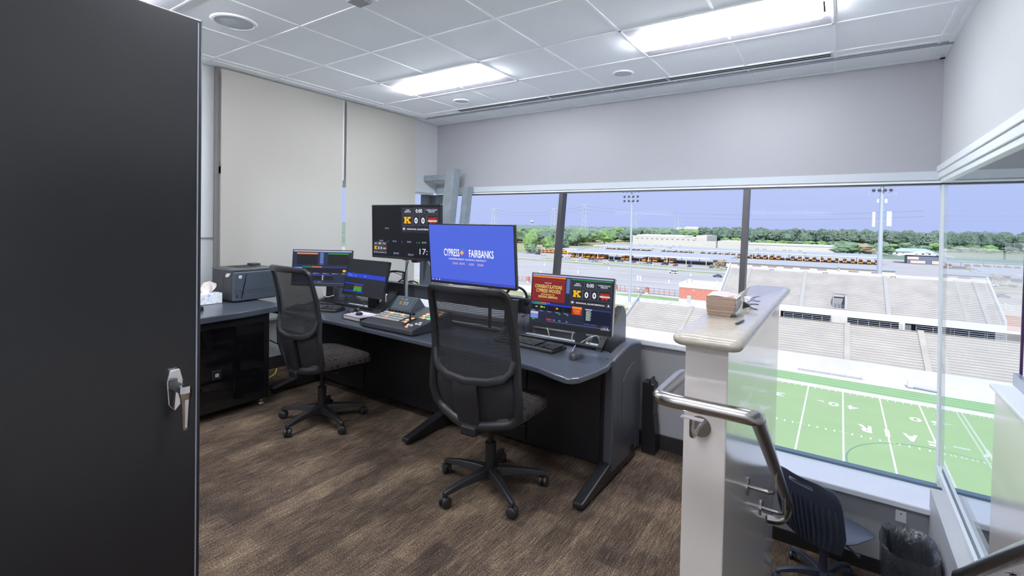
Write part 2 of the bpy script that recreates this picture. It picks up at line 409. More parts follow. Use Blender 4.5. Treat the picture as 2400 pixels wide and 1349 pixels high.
# sills, caps, baseboards
struct(MB().rbox(-4.62, -.445, 3.215, 3.55, .685, .725, .008, 2).build('trim_1', sillm))
cap = MB()
pl = rrect(-.478, -.252, 1.722, 3.56, .035, 6)
n = len(pl); rings = []
for k in range(9):
    t = -PI/2+PI*k/8; off = .021*(1-math.cos(t)); z = 1.0925+.0215*math.sin(t)
    cx, cy = -.365, 2.64
    rings.append([(x-math.copysign(off, x-cx), y-math.copysign(off, y-cy), z) for x, y in pl])
vs = [v for r in rings for v in r]
fs = [(i*n+k, i*n+(k+1) % n, (i+1)*n+(k+1) % n, (i+1)*n+k) for i in range(8) for k in range(n)]+[tuple(range(n))[::-1], tuple(8*n+k for k in range(n))]
cap.add(vs, fs)
struct(cap.build('trim_2', stone, smooth=50))
struct(MB().rbox(-4.6, .655, 4.355, 4.74, -.45, -.405, .008, 2).rbox(.62, 3.6, 4.36, 4.74, -.45, -.405, .008, 2).build('trim_3', sillm))
struct(MB().box(.535, .725, .5, 2.865, .83, .845).build('trim_4', sillm, bevel=.003))
struct(MB().rbox(-4.62, -.446, 3.248, 3.26, 0, .10, .003, 1).build('baseboard_desk', basem))
struct(MB().box(-4.62, 3.6, 4.388, 4.40, LOW, LOW+.10).build('baseboard_lower', basem))
struct(MB().box(-4.62, -4.608, -2.6, 3.25, 0, .12).build('baseboard_left', basem))
# header trims along the window heads
struct(MB().box(-4.62, 3.6, 5.005, 5.03, 1.885, 1.952).build('trim_5', mat('grey_trim', (.48, .52, .56), .4)))
struct(MB().box(-4.62, -4.60, 2.13, 5.02, 1.885, 1.952).build('trim_6', mat('grey_trim', (.48, .52, .56), .4)))
struct(MB().box(.598, .70, .5, 5.03, 1.945, 1.99).box(.608, .68, .5, 5.03, 1.895, 1.945).box(.620, .665, .5, 5.0, 1.86, 1.895).build('trim_7', alum, bevel=.004))
# ---- sloping window to the field
def gy(z): return 4.75+.132*(z+.4)
Z0, Z1 = -.405, 1.86
win = bpy.data.objects.new('window_1', None); COL.objects.link(win); struct(win)
def slab(b, x0, x1, z0, z1, d0, d1, m=0):
    vs = [(x, gy(z)+d, z) for x in (x0, x1) for d in (d0, d1) for z in (z0, z1)]
    return b.add(vs, [(0, 1, 3, 2), (4, 6, 7, 5), (0, 4, 5, 1), (2, 3, 7, 6), (0, 2, 6, 4), (1, 5, 7, 3)], m)
slab(MB(), -4.62, 3.6, 1.862, 1.888, -.03, .06).build('head_frame', alum, win)
slab(MB(), -4.62, 3.6, 1.848, 1.862, -.012, .05).build('head_gasket', dkfr, win)
slab(MB(), -4.62, 3.6, -.41, -.388, -.015, .05).build('bottom_gasket', mat('teal_gasket', (.10, .17, .23), .3), win)
xs = [-4.66, -2.69, -.74, .65, 3.6]
for i in range(4):
    MB().add([(xs[i], gy(Z0)+.01, Z0), (xs[i+1], gy(Z0)+.01, Z0), (xs[i+1], gy(Z1)+.01, Z1), (xs[i], gy(Z1)+.01, Z1)], [(0, 1, 2, 3)]).build('pane', glassm, win)
for x in (-2.69, -.74):
    slab(MB(), x-.024, x+.024, Z0, Z1, -.004, .10).build('mullion', mat('bronze_mullion', (.045, .038, .042), .35), win)
slab(MB(), .634, .668, Z0, Z1, -.012, .08).build('mullion', alum, win)
slab(MB(), -4.74, -4.62, Z0, Z1, -.03, .12).build('mullion', dkfr, win)
# ---- left window behind the shades
win2 = bpy.data.objects.new('window_2', None); COL.objects.link(win2); struct(win2)
MB().add([(-4.715, 2.42, .58), (-4.715, 4.98, .58), (-4.715, 4.98, 1.88), (-4.715, 2.42, 1.88)], [(0, 1, 2, 3)]).build('pane', glassm, win2)
MB().box(-4.76, -4.64, 2.13, 4.98, 1.86, 1.885).box(-4.76, -4.64, 2.13, 4.98, .55, .60).build('frame', alum, win2)
MB().box(-4.76, -4.69, 4.86, 4.98, .56, 1.88).build('mullion', dkfr, win2)
# ---- glass partition on the right
win3 = bpy.data.objects.new('window_3', None); COL.objects.link(win3); struct(win3)
b = MB(); b.add([(.641, 2.93, -.245), (.641, gy(-.245)-.015, -.245), (.641, gy(1.88)-.015, 1.88), (.641, 2.93, 1.88)], [(0, 1, 2, 3)]); b.build('pane', pglass, win3)
b = MB(); b.add([(.641, .5, .87), (.641, 2.922, .87), (.641, 2.922, 1.88), (.641, .5, 1.88)], [(0, 1, 2, 3)]); b.build('pane', pglass, win3)
MB().box(.615, .633, 2.86, 4.70, -.27, -.215).box(.649, .667, 2.86, 4.70, -.27, -.215).box(.633, .649, 2.86, 4.70, -.27, -.25).build('bottom_channel', alum, win3)
MB().box(.612, .633, .5, 2.90, .845, .895).box(.649, .670, .5, 2.90, .845, .895).box(.633, .649, .5, 2.90, .845, .868).build('bottom_channel', mat('blue_grey_channel', (.38, .43, .55), .25, metal=.5), win3)
MB().box(.6365, .6455, 2.9225, 2.9295, .86, 1.88).build('glass_joint', mat('joint_sealant', (.05, .02, .09), .3), win3)
# ---- roller shades
def shade(y0, y1, label):
    t = thing('roller_shade', label, 'window shade', (-4.54, (y0+y1)/2, .5), 0, None)
    h = (y1-y0)/2
    b = MB(); b.grid(lambda u, v: (.006*math.sin(u*9)*(1-v)*.7, -h+2*h*u, .03+v*2.275), 24, 10)
    b.build('shade_fabric', blindm, t, smooth=True, fixn=False)
    MB().rbox(-.012, .012, -h, h, 0, .03, .004).build('bottom_bar', greyp, t)
    return t
shade(2.135, 3.415, 'wide beige roller shade pulled down behind the printer')
shade(3.462, 4.53, 'narrower beige roller shade next to the room corner')
b = MB().box(-4.60, -4.565, 2.10, 2.128, .6, CEIL-.01); tag(b.build('shade_guide', mat('dark_guide', (.16, .15, .14), .5)), 'slim dark edge channel at the left side of the wide shade', 'shade guide')
b = MB().box(-4.60, -4.575, 3.420, 3.458, 1.93, CEIL-.01); tag(b.build('shade_guide', alum), 'light grey channel in the gap between both beige shades', 'shade guide')
# ---- leaning steel posts in the corner
def lean_post(name, label, x, w, y, ztop, d, stub=False):
    t = thing(name, label, 'steel post', (x, y-.132*(ztop+.405), -.405))
    hh = ztop+.405; b = MB()
    vs = [(sx*w/2, sy*d/2+.132*z, z) for sx in (-1, 1) for sy in (-1, 1) for z in (0, hh)]
    b.add(vs, [(0, 1, 3, 2), (4, 6, 7, 5), (0, 4, 5, 1), (2, 3, 7, 6), (0, 2, 6, 4), (1, 5, 7, 3)])
    b.build('post', galv, t)
    if stub:
        MB().box(-.484, -.06, .132*hh-.04, .132*hh+.04, hh-.135, hh-.065).build('wall_arm', galv, t)
    return t
lean_post('steel_post', 'galvanised leaning steel post with an arm to the wall', -4.13, .145, 4.80, 2.17, .12, True)
lean_post('steel_post', 'shorter galvanised leaning post at the left end of the window', -3.99, .085, 4.93, 1.955, .10)
# ---- ceiling fittings
def light_fix(x0, y0, label):
    t = thing('ceiling_light', label, 'ceiling light', (x0, y0, CEIL), 0, 'recessed ceiling lights')
    w_, d_ = 1.22, .61; b = MB()
    # housing with sloped white reflectors either side of the lens
    f = .012
    b.quad((f, f, -.006), (w_-f, f, -.006), (w_-.04, .215, -.002), (.04, .215, -.002))
    b.quad((f, d_-f, -.006), (w_-f, d_-f, -.006), (w_-.04, .385, -.002), (.04, .385, -.002))
    b.quad((f, f, -.006), (.04, .215, -.002), (.04, .385, -.002), (f, d_-f, -.006))
    b.quad((w_-f, f, -.006), (w_-.04, .215, -.002), (w_-.04, .385, -.002), (w_-f, d_-f, -.006))
    b.build('housing', reflm, t, fixn=False)
    b = MB().box(0, w_, 0, f, -.009, -.004).box(0, w_, d_-f, d_, -.009, -.004).box(0, f, 0, d_, -.009, -.004).box(w_-f, w_, 0, d_, -.009, -.004)
    b.build('frame', gridm, t)
    MB().box(.05, w_-.05, .215, .385, -.002, .045).build('basket', reflm, t)
    MB().rbox(.052, w_-.052, .217, .383, -.044, -.002, .010).build('lens', ledm, t)  # hung below the ceiling plane so its glowing sides brighten the tiles
    return t
light_fix(GX, GY+2*T_, 'lit recessed ceiling light nearer the left wall, above the desk')
light_fix(GX+4*T_, GY+2*T_, 'largest lit recessed ceiling light at the top right')
for i, j in ((0, -2), (4, -2), (0, -6), (4, -6)):  # all but the first are unseen, added to brighten the room
    light_fix(GX+i*T_, GY+j*T_, 'unseen recessed ceiling light added to brighten the room' if (i, j) != (0, -2) else 'recessed ceiling light just above the black steel cabinet')
spk = mat('speaker_grille', (.52, .57, .60), .7, bump=.3, bscale=900)
def speaker(x, y, r, label):
    t = thing('ceiling_speaker', label, 'ceiling speaker', (x, y, CEIL), 0)
    MB().lathe([(r*.8, -.004), (r*.86, -.012), (r*.97, -.010), (r, -.002), (r, .001)], 40, cap=False).build('trim_ring', whitep, t, smooth=True)
    MB().lathe([(.001, -.012), (r*.5, -.011), (r*.83, -.006)], 40, cap=False).build('grille', spk, t, smooth=True)
speaker(-3.445, 1.70, .145, 'large round ceiling speaker beside the black steel cabinet')
speaker(-1.613, 4.12, .092, 'small round ceiling speaker right of centre near the air slot')
speaker(-3.47, 4.15, .092, 'small round ceiling speaker in the far left corner')
slotm = mat('slot_black', (.006, .006, .008), .6)
for i, lab in enumerate(('left section of the long black ceiling air slot', 'middle section of the long black ceiling air slot', 'right section of the long black ceiling air slot')):
    x0 = -3.79+i*1.235
    t = thing('air_slot_diffuser', lab, 'air vent', (x0, 4.432, CEIL), 0, 'linear air slot sections')
    MB().box(0, 1.225, 0, .005, -.010, .0).box(0, 1.225, .042, .050, -.010, 0).box(0, 1.225, .086, .09, -.010, 0).box(0, .006, 0, .09, -.010, 0).box(1.219, 1.225, 0, .09, -.010, 0).build('frame', alum, t)
    MB().box(.006, 1.219, .005, .042, -.0095, -.001).build('slot', slotm, t)
    MB().box(.006, 1.219, .050, .086, -.0095, -.001).build('slot', slotm, t)
t = thing('ceiling_sensor', 'small square dark fitting at the top edge of the ceiling', 'ceiling sensor', (-2.43, 1.93, CEIL))
MB().rbox(-.08, .08, -.08, .08, -.012, 0, .004).build('plate', whitep, t)
MB().rbox(-.055, .055, -.055, .055, -.03, -.012, .008).build('cover', greyp, t)
# ------------------------------------------------------------------ handrails
def handrail(label, pts, brs, x_wall, side):
    t = thing('handrail', label, 'handrail', (0, 0, 0))
    o = MB().tube(pts, .0235, 16, smooth=6).build('rail', steelb, t, smooth=60)
    for (p, base, nrm) in brs:
        # p: underside point on the rail, base: plate centre on the wall, nrm: wall normal
        base = Vector(base); nrm = Vector(nrm); p = Vector(p)
        br = bpy.data.objects.new('bracket', None); COL.objects.link(br); br.parent = t
        q = nrm.to_track_quat('Z', 'Y').to_matrix().to_4x4()
        MB().cyl((0, 0), .036, 0, .006, 28, T=Matrix.Translation(base) @ q).build('wall_plate', steelb, br, smooth=40)
        e1 = Vector((p.x, p.y, base.z)) if abs(nrm.y) < .5 else Vector((base.x, p.y, base.z))
        MB().tube([base, base+(e1-base)*.7, e1+(base-e1)*.18, e1+Vector((0, 0, .012)), Vector((e1.x, e1.y, p.z-.045)), p-Vector((0, 0, .022))], .008, 10, smooth=4).build('arm', steelb, br, smooth=60)
        MB().rbox(-.012, .012, -.035, .035, -.004, .0, .002, T=Matrix.Translation(p-Vector((0, 0, .020))) @ (RX(-.54) if abs(nrm.x) > .5 else RZ(PI/2))).build('saddle', chrome, br)
    return t
handrail('brushed steel handrail wrapping the end of the stair wall',
         [(-.50, 1.99, .895), (-.50, 1.93, .9), (-.50, 1.80, .9), (-.50, 1.715, .9), (-.495, 1.672, .9), (-.455, 1.66, .9), (-.40, 1.66, .9), (-.30, 1.66, .9), (-.25, 1.66, .9), (-.212, 1.668, .897), (-.20, 1.705, .885), (-.20, 1.76, .848), (-.20, 2.2, .556), (-.20, 2.6, .290), (-.20, 2.93, .075), (-.20, 3.06, -.01), (-.20, 3.11, -.06), (-.212, 3.115, -.115), (-.245, 3.10, -.145), (-.30, 3.09, -.15)],
         [((-.385, 1.66, .878), (-.385, 1.78, .79), (0, -1, 0)), ((-.20, 2.31, .482), (-.302, 2.31, .375), (1, 0, 0)), ((-.20, 2.80, .162), (-.302, 2.80, .05), (1, 0, 0))], 0, 1)
handrail('steel handrail along the right hand stair wall in the corner',
         [(.55, 2.80, -.02), (.49, 2.82, -.02), (.46, 2.81, -.005), (.45, 2.77, .035), (.45, 2.6, .147), (.45, 1.965, .58), (.45, 1.0, 1.22)],
         [((.45, 2.60, .13), (.55, 2.60, .03), (-1, 0, 0)), ((.45, 2.05, .49), (.55, 2.05, .39), (-1, 0, 0))], 0, 1)
# ------------------------------------------------------------------ tall steel cabinet by the camera
t = thing('storage_cabinet', 'tall black steel storage cabinet with a chrome handle, close on the left', 'cabinet', (-1.33, .58, 0))
MB().rbox(-.52, -.022, -.93, 0, .0, 1.972, .004, 1).build('body', cabm, t)
for y0, y1 in ((-.928, -.466), (-.460, .0)):
    d = MB().rbox(-.020, 0, y0, y1, .05, 1.975, .004, 2).build('door', cabm, t)
    if y1 == .0:
        MB().box(-.0005, .0012, -.012, -.009, .06, 1.965).build('edge_fold', mat('bright_edge', (.22, .24, .30), .3), d)
        k = MB()
        k.prism([(-.016, .040), (.006, .040), (.013, .012), (.011, -.045), (-.004, -.062), (-.018, -.045), (-.022, .010)], 0, .012, 'x', T=TR(0, -.058, 1.073))
        k.build('lock_plate', chrome, d, bevel=.002)
        k = MB(); k.cyl((0, 0), .011, 0, .040, 18, T=TR(.012, -.056, 1.068) @ RY(PI/2))
        k.build('spindle', plastic, d, smooth=50)
        k = MB()
        L_ = []
        secs = [(.012, .014, .020), (-.004, .0145, .020), (-.020, .011, .016), (-.055, .0085, .012), (-.088, .0065, .009), (-.094, .004, .006)]
        vs = []; 
        for z, w_, h_ in secs:
            for a in range(8):
                an = 2*PI*a/8+PI/8
                vs.append((.052+h_*.55*math.cos(an), -.056+w_*math.sin(an), 1.068+z))
        fs = [tuple(range(8))[::-1], tuple(40+k_ for k_ in range(8))]+[(i*8+k_, i*8+(k_+1) % 8, (i+1)*8+(k_+1) % 8, (i+1)*8+k_) for i in range(5) for k_ in range(8)]
        k.add(vs, fs); k.build('handle', chrome, d)
# ------------------------------------------------------------------ low cabinet with counter
t = thing('credenza', 'low black cabinet with a glossy door under a charcoal counter', 'cabinet', (-3.76, 1.4, 0))
MB().rbox(-.72, 0, -.9, .75, .055, .735, .004, 1).build('body', blk, t)
fr = MB().box(0, .018, -.18, .735, .07, .715).build('door_frame', blk, t)
MB().box(.018, .024, -.14, .69, .11, .675).build('door_glass', gloss, t)
lk = MB().rbox(.024, .034, .30, .37, .30, .37, .006); lk.build('lock', plastic, t)
MB().rbox(.034, .038, .322, .348, .322, .348, .004).build('keyhole', greyp, t)
for y in (.70, -.15):
    MB().cyl((-.03, y), .022, 0, .012, 20).cyl((-.03, y), .008, .012, .055, 12).build('foot', chrome, t, smooth=50)
b = MB(); b.prism([(-.78, -.9), (.09, -.9), (.09, .2), (.065, .55), (.02, .80), (-.01, .86), (-.06, .885), (-.78, .885)], .735, .782)
b.build('counter', wtop, t, bevel=.006)
# ------------------------------------------------------------------ control desk
D = thing('control_desk', 'long black control room desk with a charcoal worktop', 'desk', (0, 0, 0))
WT = .71
edge = [(-4.02, 2.31), (-3.2, 2.335), (-2.13, 2.295), (-1.62, 2.285), (-1.45, 2.28), (-1.32, 2.262), (-1.2, 2.215), (-1.13, 2.195), (-1.095, 2.205), (-1.070, 2.235), (-1.045, 2.38), (-1.035, 2.52), (-1.06, 2.66), (-1.10, 2.77), (-1.15, 2.82), (-1.22, 2.835), (-4.02, 2.835)]
b = MB(); b.prism(edge, WT-.032, WT); b.build('worktop', wtop, D, bevel=.007)
MB().rbox(-4.02, -1.22, 2.80, 2.835, WT+.001, WT+.022, .004).build('front_rail', plastic, D)
MB().box(-4.02, -1.22, 2.835, 3.13, WT-.06, WT-.045).build('cable_tray', mat('pale_tray', (.42, .46, .52), .35), D)
MB().rbox(-4.02, -1.20, 2.985, 3.01, .835, .945, .005).rbox(-4.02, -1.2, 2.975, 3.02, .925, .948, .005).rbox(-4.02, -1.2, 3.10, 3.12, .86, .935, .005).build('rear_rail', panelm, D)
gp = [(2.79, WT-.03), (2.79, WT+.010), (3.07, .925), (3.11, .948), (3.15, .945), (3.19, .915), (3.205, .88), (3.205, WT-.06), (2.9, WT-.06)]
for x, w_ in ((-1.19, .022), (-1.93, .03), (-3.18, .035), (-4.01, .03)):
    b = MB(); b.prism(gp, x-w_, x, 'x'); b.build('gable', panelm, D, bevel=.004)
# dark sloping edge strips on the inner gables
for x, w_ in ((-1.186, .030), (-3.17, .09)):
    b = MB(); b.prism([(2.765, WT), (2.785, WT+.025), (3.055, .935), (3.10, .952), (3.085, .925), (2.81, WT)], x-w_, x+.004, 'x'); b.build('gable_edge', plastic, D, bevel=.002)
# end panel with an arched top
arch = [(2.64, .06), (2.64, .66)]
for k in range(13):
    u = k/12; y = 2.64+u*.47; z = .70+.062*math.sin(PI*min(1, u*.62+.06))*1.0-.045*max(0, u-.6)
    arch.append((y, z))
arch += [(3.11, .06), (3.02, .06), (3.02, .10), (2.94, .10), (2.94, .06)]
b = MB(); b.prism(arch, -1.105, -1.045, 'x'); ep = b.build('end_panel', panelm, D, bevel=.012)
b = MB(); ins = [(2.78, .20), (2.78, .555), (2.84, .60), (2.92, .628), (3.0, .632), (3.0, .24)]
b.prism(ins, -1.046, -1.042, 'x'); b.build('access_panel', panelm, ep, bevel=.003)
b = MB(); b.prism(arch, -4.05, -4.0, 'x'); b.build('end_panel', panelm, D, bevel=.01)
MB().box(-4.0, -1.105, 2.665, 2.685, .075, .68).build('front_panel', blk, D); MB().box(-4.0, -1.105, 3.09, 3.11, .1, .65).build('back_panel', blk, D)
for xa, xb in ((-1.62, -1.13), (-2.3, -1.64), (-3.2, -2.37), (-3.91, -3.22)): MB().box(xa, xb, 2.655, 2.667, .09, .66).build('panel_face', blk, D, bevel=.003)
for x in (-1.085, -2.345, -3.95):
    b = MB(); b.add([(x-.03, 2.28, .018), (x+.03, 2.28, .018), (x-.03, 2.28, .045), (x+.03, 2.28, .045), (x-.034, 3.05, .018), (x+.034, 3.05, .018), (x-.034, 3.05, .13), (x+.034, 3.05, .13), (x-.034, 2.66, .12), (x+.034, 2.66, .12)],
          [(0, 1, 5, 4), (0, 2, 3, 1), (2, 8, 9, 3), (8, 6, 7, 9), (4, 5, 7, 6), (0, 4, 6, 8, 2), (1, 3, 9, 7, 5)])
    o = b.build('foot', plastic, D, bevel=.008)
    [MB().cyl((x, yy), .018, 0, .02, 18).build('foot_glide', plastic, o, smooth=50) for yy in (2.31, 3.0)]
for x in (-2.345,):
    MB().box(x-.025, x+.025, 2.64, 2.70, .1, .68).build('leg_column', plastic, D)
# ------------------------------------------------------------------ monitors
class Scr:
    def __init__(s, w, h): s.w, s.h = w, h; s.b = MB(); s.mats = []; s.ly = 0
    def mi(s, m):
        if m not in s.mats: s.mats.append(m)
        return s.mats.index(m)
    def P(s, u, v, l): return ((u-.5)*s.w, -.0002-.00012*l, (.5-v)*s.h)
    def rect(s, u0, v0, u1, v1, c, l=1, k=1.0):
        s.b.quad(s.P(u0, v1, l), s.P(u1, v1, l), s.P(u1, v0, l), s.P(u0, v0, l), s.mi(emit(c, k)))
    def poly(s, pts, c, l=2, k=1.0):
        s.b.add([s.P(u, v, l) for u, v in pts], [tuple(range(len(pts)))], s.mi(emit(c, k)))
    def frame(s, u0, v0, u1, v1, c, l=2, th=.003):
        r = s.w/s.h
        s.rect(u0, v0, u1, v0+th*r, c, l); s.rect(u0, v1-th*r, u1, v1, c, l); s.rect(u0, v0, u0+th, v1, c, l); s.rect(u1-th, v0, u1, v1, c, l)
    def text(s, st, u0, v0, u1, v1, c, l=3, bold=.0, k=1.0):
        vs, fs = text_mesh(st, bold); m = s.mi(emit(c, k))
        s.b.add([s.P(u0+(u1-u0)*x, v1-(v1-v0)*y, l) for x, y in vs], fs, m)
    def build(s, name, parent, loc=(0, 0, 0)):
        return s.b.build(name, s.mats, parent, loc=loc, fixn=False)
def score(s, u0, v0, u1, v1, footer=True, full=True):
    U = lambda a: u0+(u1-u0)*a
    V = lambda a: v0+(v1-v0)*a
    s.rect(u0, v0, u1, v1, '23252f', 1)
    g = '8f93a8'
    s.frame(U(.01), V(.06), U(.33), V(.24), g, 2, .0012); s.frame(U(.34), V(.03), U(.62), V(.27), g, 2, .0012); s.frame(U(.63), V(.06), U(.99), V(.24), g, 2, .0012)
    s.text('KLEIN', U(.12), V(.09), U(.22), V(.135), 'e8e8f4', 3, .02); s.text('BEARKATS', U(.08), V(.15), U(.26), V(.205), 'e8e8f4', 3, .02)
    s.text('CYPRESS WOODS', U(.67), V(.09), U(.96), V(.135), 'e8e8f4', 3, .02); s.text('WILDCATS', U(.73), V(.15), U(.90), V(.205), 'e8e8f4', 3, .02)
    s.text('0:00', U(.39), V(.07), U(.57), V(.22), 'f4f4ff', 3, .015)
    s.frame(U(.01), V(.30), U(.30), V(.72), g, 2, .0012); s.frame(U(.31), V(.33), U(.49), V(.70), g, 2, .0012); s.frame(U(.50), V(.33), U(.68), V(.70), g, 2, .0012); s.frame(U(.69), V(.30), U(.99), V(.72), g, 2, .0012)
    # slab K
    K = [(0, 0), (.42, 0), (.42, .2), (.34, .2), (.34, .38), (.58, .2), (.52, .2), (.52, 0), (1, 0), (1, .2), (.88, .2), (.62, .45), (.90, .8), (1, .8), (1, 1), (.55, 1), (.55, .8), (.62, .8), (.42, .58), (.34, .66), (.34, .8), (.42, .8), (.42, 1), (0, 1), (0, .8), (.09, .8), (.09, .2), (0, .2)]
    s.poly([(U(.06+.20*x), V(.38+.26*y)) for x, y in K], 'f0b818', 3)
    s.text('0', U(.355), V(.40), U(.445), V(.64), 'f4f4ff', 3, .03); s.text('0', U(.545), V(.40), U(.635), V(.64), 'f4f4ff', 3, .03)
    Wp = [(0, 0), (1, 0), (1, .18), (.94, .18), (.78, 1), (.58, 1), (.5, .6), (.42, 1), (.22, 1), (.06, .18), (0, .18)]
    s.poly([(U(.72+.24*x), V(.40+.26*y)) for x, y in Wp], 'a82418', 3)
    s.poly([(U(.73), V(.49)), (U(.95), V(.49)), (U(.95), V(.50)), (U(.73), V(.50))], 'c8a040', 4)
    s.text('WILDCATS', U(.715), V(.50), U(.965), V(.565), 'ffffff', 5, .04)
    if footer:
        s.frame(U(.01), V(.78), U(.11), V(.93), g, 2, .001); s.rect(U(.03), V(.82), U(.09), V(.89), 'd8d8e8', 3)
        s.text('REGIONAL QUARTERFINALS', U(.15), V(.83), U(.85), V(.90), 'e8e8f4', 3, .02)
        s.frame(U(.89), V(.78), U(.99), V(.93), g, 2, .001); s.poly([(U(.94), V(.80)), (U(.97), V(.89)), (U(.91), V(.89))], 'd8d8e8', 3)
def monitor(label, W_, H_, c, yaw_, tilt, chin=.02, bez=.008, thick=.028, edge_mat=None):
    t = thing('monitor', label, 'computer monitor', c)
    t.rotation_euler = Euler((-tilt, 0, yaw_), 'XYZ')
    b = MB(); b.rbox(-W_/2, W_/2, 0, thick, -H_/2, H_/2, .004, 2)
    b.rbox(-W_*.3, W_*.3, thick-.004, thick+.022, -H_*.34, H_*.34, .012, 2)
    b.build('housing', edge_mat or plastic, t)
    b = MB(); b.box(-W_/2, W_/2, -.0025, .0, H_/2-bez, H_/2).box(-W_/2, W_/2, -.0025, 0, -H_/2, -H_/2+chin).box(-W_/2, -W_/2+bez, -.0025, 0, -H_/2+chin, H_/2-bez).box(W_/2-bez, W_/2, -.0025, 0, -H_/2+chin, H_/2-bez)
    b.build('bezel', plastic, t)
    s = Scr(W_-2*bez, H_-bez-chin)
    return t, s, (0, 0, (chin-bez)/2)
def desk_stand(t, c, yaw_, base_z, hgt, m=None):
    # t is the monitor; the stand belongs to it (its own small foot)
    m = m or plastic
    Rm = t.rotation_euler.to_matrix().to_4x4(); inv = (Matrix.Translation(t.location) @ Rm).inverted()
    x, y = c
    b = MB(); b.rbox(-.12, .12, -.09, .09, 0, .012, .005, 2, T=TR(x, y, base_z) @ RZ(yaw_))
    o = b.build('stand_base', m, t); o.data.transform(inv)
    b = MB(); b.rbox(-.035, .035, .02, .05, .01, hgt, .006, 2, T=TR(x, y, base_z) @ RZ(yaw_))
    o = b.build('stand_neck', m, t); o.data.transform(inv)
R_ = math.radians
TRAY = WT-.045
# left multiview monitor
t, s, of = monitor('switcher multiview monitor with orange and green bars, far left', .56, .335, (-3.925, 2.74, 1.043), R_(32.2), R_(5.6))
s.rect(0, 0, 1, 1, '1e2742', 0); s.rect(0, 0, 1, .035, 'b8b4dc', 1); s.rect(0, .035, 1, .055, '34406c', 1)
s.rect(.06, .07, .42, .11, 'f08c1c', 1); s.rect(.06, .11, .42, .42, '0f1118', 1)
s.rect(.60, .07, .95, .105, '14943c', 1); s.rect(.60, .105, .95, .42, '0f1118', 1)
s.rect(.455, .06, .525, .42, '33508c', 1)
for k in range(7): s.rect(.465, .075+k*.045, .515, .09+k*.045, '86a4dc', 2)
s.rect(0, .49, .97, .51, '2038c8', 1); s.rect(.16, .475, .33, .50, '0c8c3c', 2); s.rect(.33, .475, .50, .50, 'f0801c', 2)
s.rect(0, .51, .155, .68, 'c4bce0', 1)
for k in range(5):
    s.rect(.163+k*.163, .515, .32+k*.163, .66, '0c0e14', 1); s.text('INPUT %d' % (k+1), .19+k*.163, .67, .29+k*.163, .695, 'c8ccdc', 3)
s.rect(.86, .56, .91, .63, 'e8b418', 3); s.text('0 0', .92, .57, .98, .63, 'ffffff', 3, .03)
s.rect(.33, .72, .70, .745, '1c34c4', 1); s.rect(.33, .745, .50, .88, '0c0e14', 1); s.rect(.54, .745, .70, .88, '0c0e14', 1)
for k in range(5): s.rect(.51, .74+k*.03, .53, .755+k*.03, 'e0e4f0', 2)
s.text('SDI 1   SDI 2', .34, .92, .50, .94, 'd0d4e4', 3); s.rect(0, .965, 1, .975, '6c78a8', 1)
s.build('screen', t, of); desk_stand(t, (-3.945, 2.83), R_(32.2), WT+.001, .36)
# grey tilted monitor
t, s, of = monitor('dark grey touch monitor with a blue bar and a small pitch picture', .54, .315, (-3.345, 2.757, .993), R_(-1.8), R_(12.4))
s.rect(0, 0, 1, 1, '23262c', 0); s.rect(0, .41, 1, .53, '2440c8', 1); s.rect(0, .40, .62, .41, '2440c8', 1)
s.text('CAMERA', .04, .425, .12, .445, 'b8c4ff', 2); s.text('PLAYBACK', .06, .47, .18, .495, 'b8c4ff', 2); s.text('CG', .23, .47, .27, .495, 'c8d0ff', 2); s.rect(.49, .455, .51, .48, 'c8d0ff', 2)
s.rect(0, .70, .50, .735, '2038c0', 1); s.rect(0, .93, .52, .965, '2038c0', 1)
s.rect(.26, .735, .47, .93, '3c8c2c', 2); s.rect(.26, .735, .47, .79, '5c2430', 3); s.poly([(.26, .93), (.34, .80), (.345, .80), (.275, .93)], '7cc46c', 4); s.poly([(.40, .93), (.38, .80), (.385, .80), (.41, .93)], '7cc46c', 4)
s.build('screen', t, of)
inv = (Matrix.Translation(t.location) @ t.rotation_euler.to_matrix().to_4x4()).inverted()
o = MB().rbox(-3.41, -3.28, 2.845, 2.865, TRAY, 1.02, .004).rbox(-3.44, -3.25, 2.84, 3.0, TRAY, TRAY+.012, .004).build('stand', plastic, t); o.data.transform(inv)
# upper scoreboard multiview
MON3, s, of = t, s, of = monitor('high black multiview monitor with a scoreboard, on a pole arm', .745, .43, (-2.818, 2.704, 1.401), R_(.7), R_(-1.6), chin=.02, bez=.008)
s.rect(0, 0, 1, 1, '0e1018', 0)
score(s, .46, .03, .985, .52)
s.text('PVW', .20, .435, .26, .465, 'b8bcd8', 3)
for u, st in ((.11, 'IN-A1'), (.32, 'IN-A2'), (.54, 'IN-B1'), (.76, 'IN-B2')): s.text(st, u, .685, u+.055, .715, 'b8b8e8', 3)
score(s, .01, .72, .22, .975)
for u in (.24, .46, .68, .755): s.rect(u, .69, u+.004, .725, 'a0a4c0', 2)
s.poly([(.70, .70), (.73, .70), (.715, .72)], '20c850', 3)
s.text('SDI IN2', .33, .92, .41, .955, 'b8b8e8', 3); s.text('STILL1V', .55, .93, .635, .965, 'b8b8e8', 3); s.text('17:', .72, .82, .83, .93, 'd8dcf4', 3)
s.build('screen', t, of)
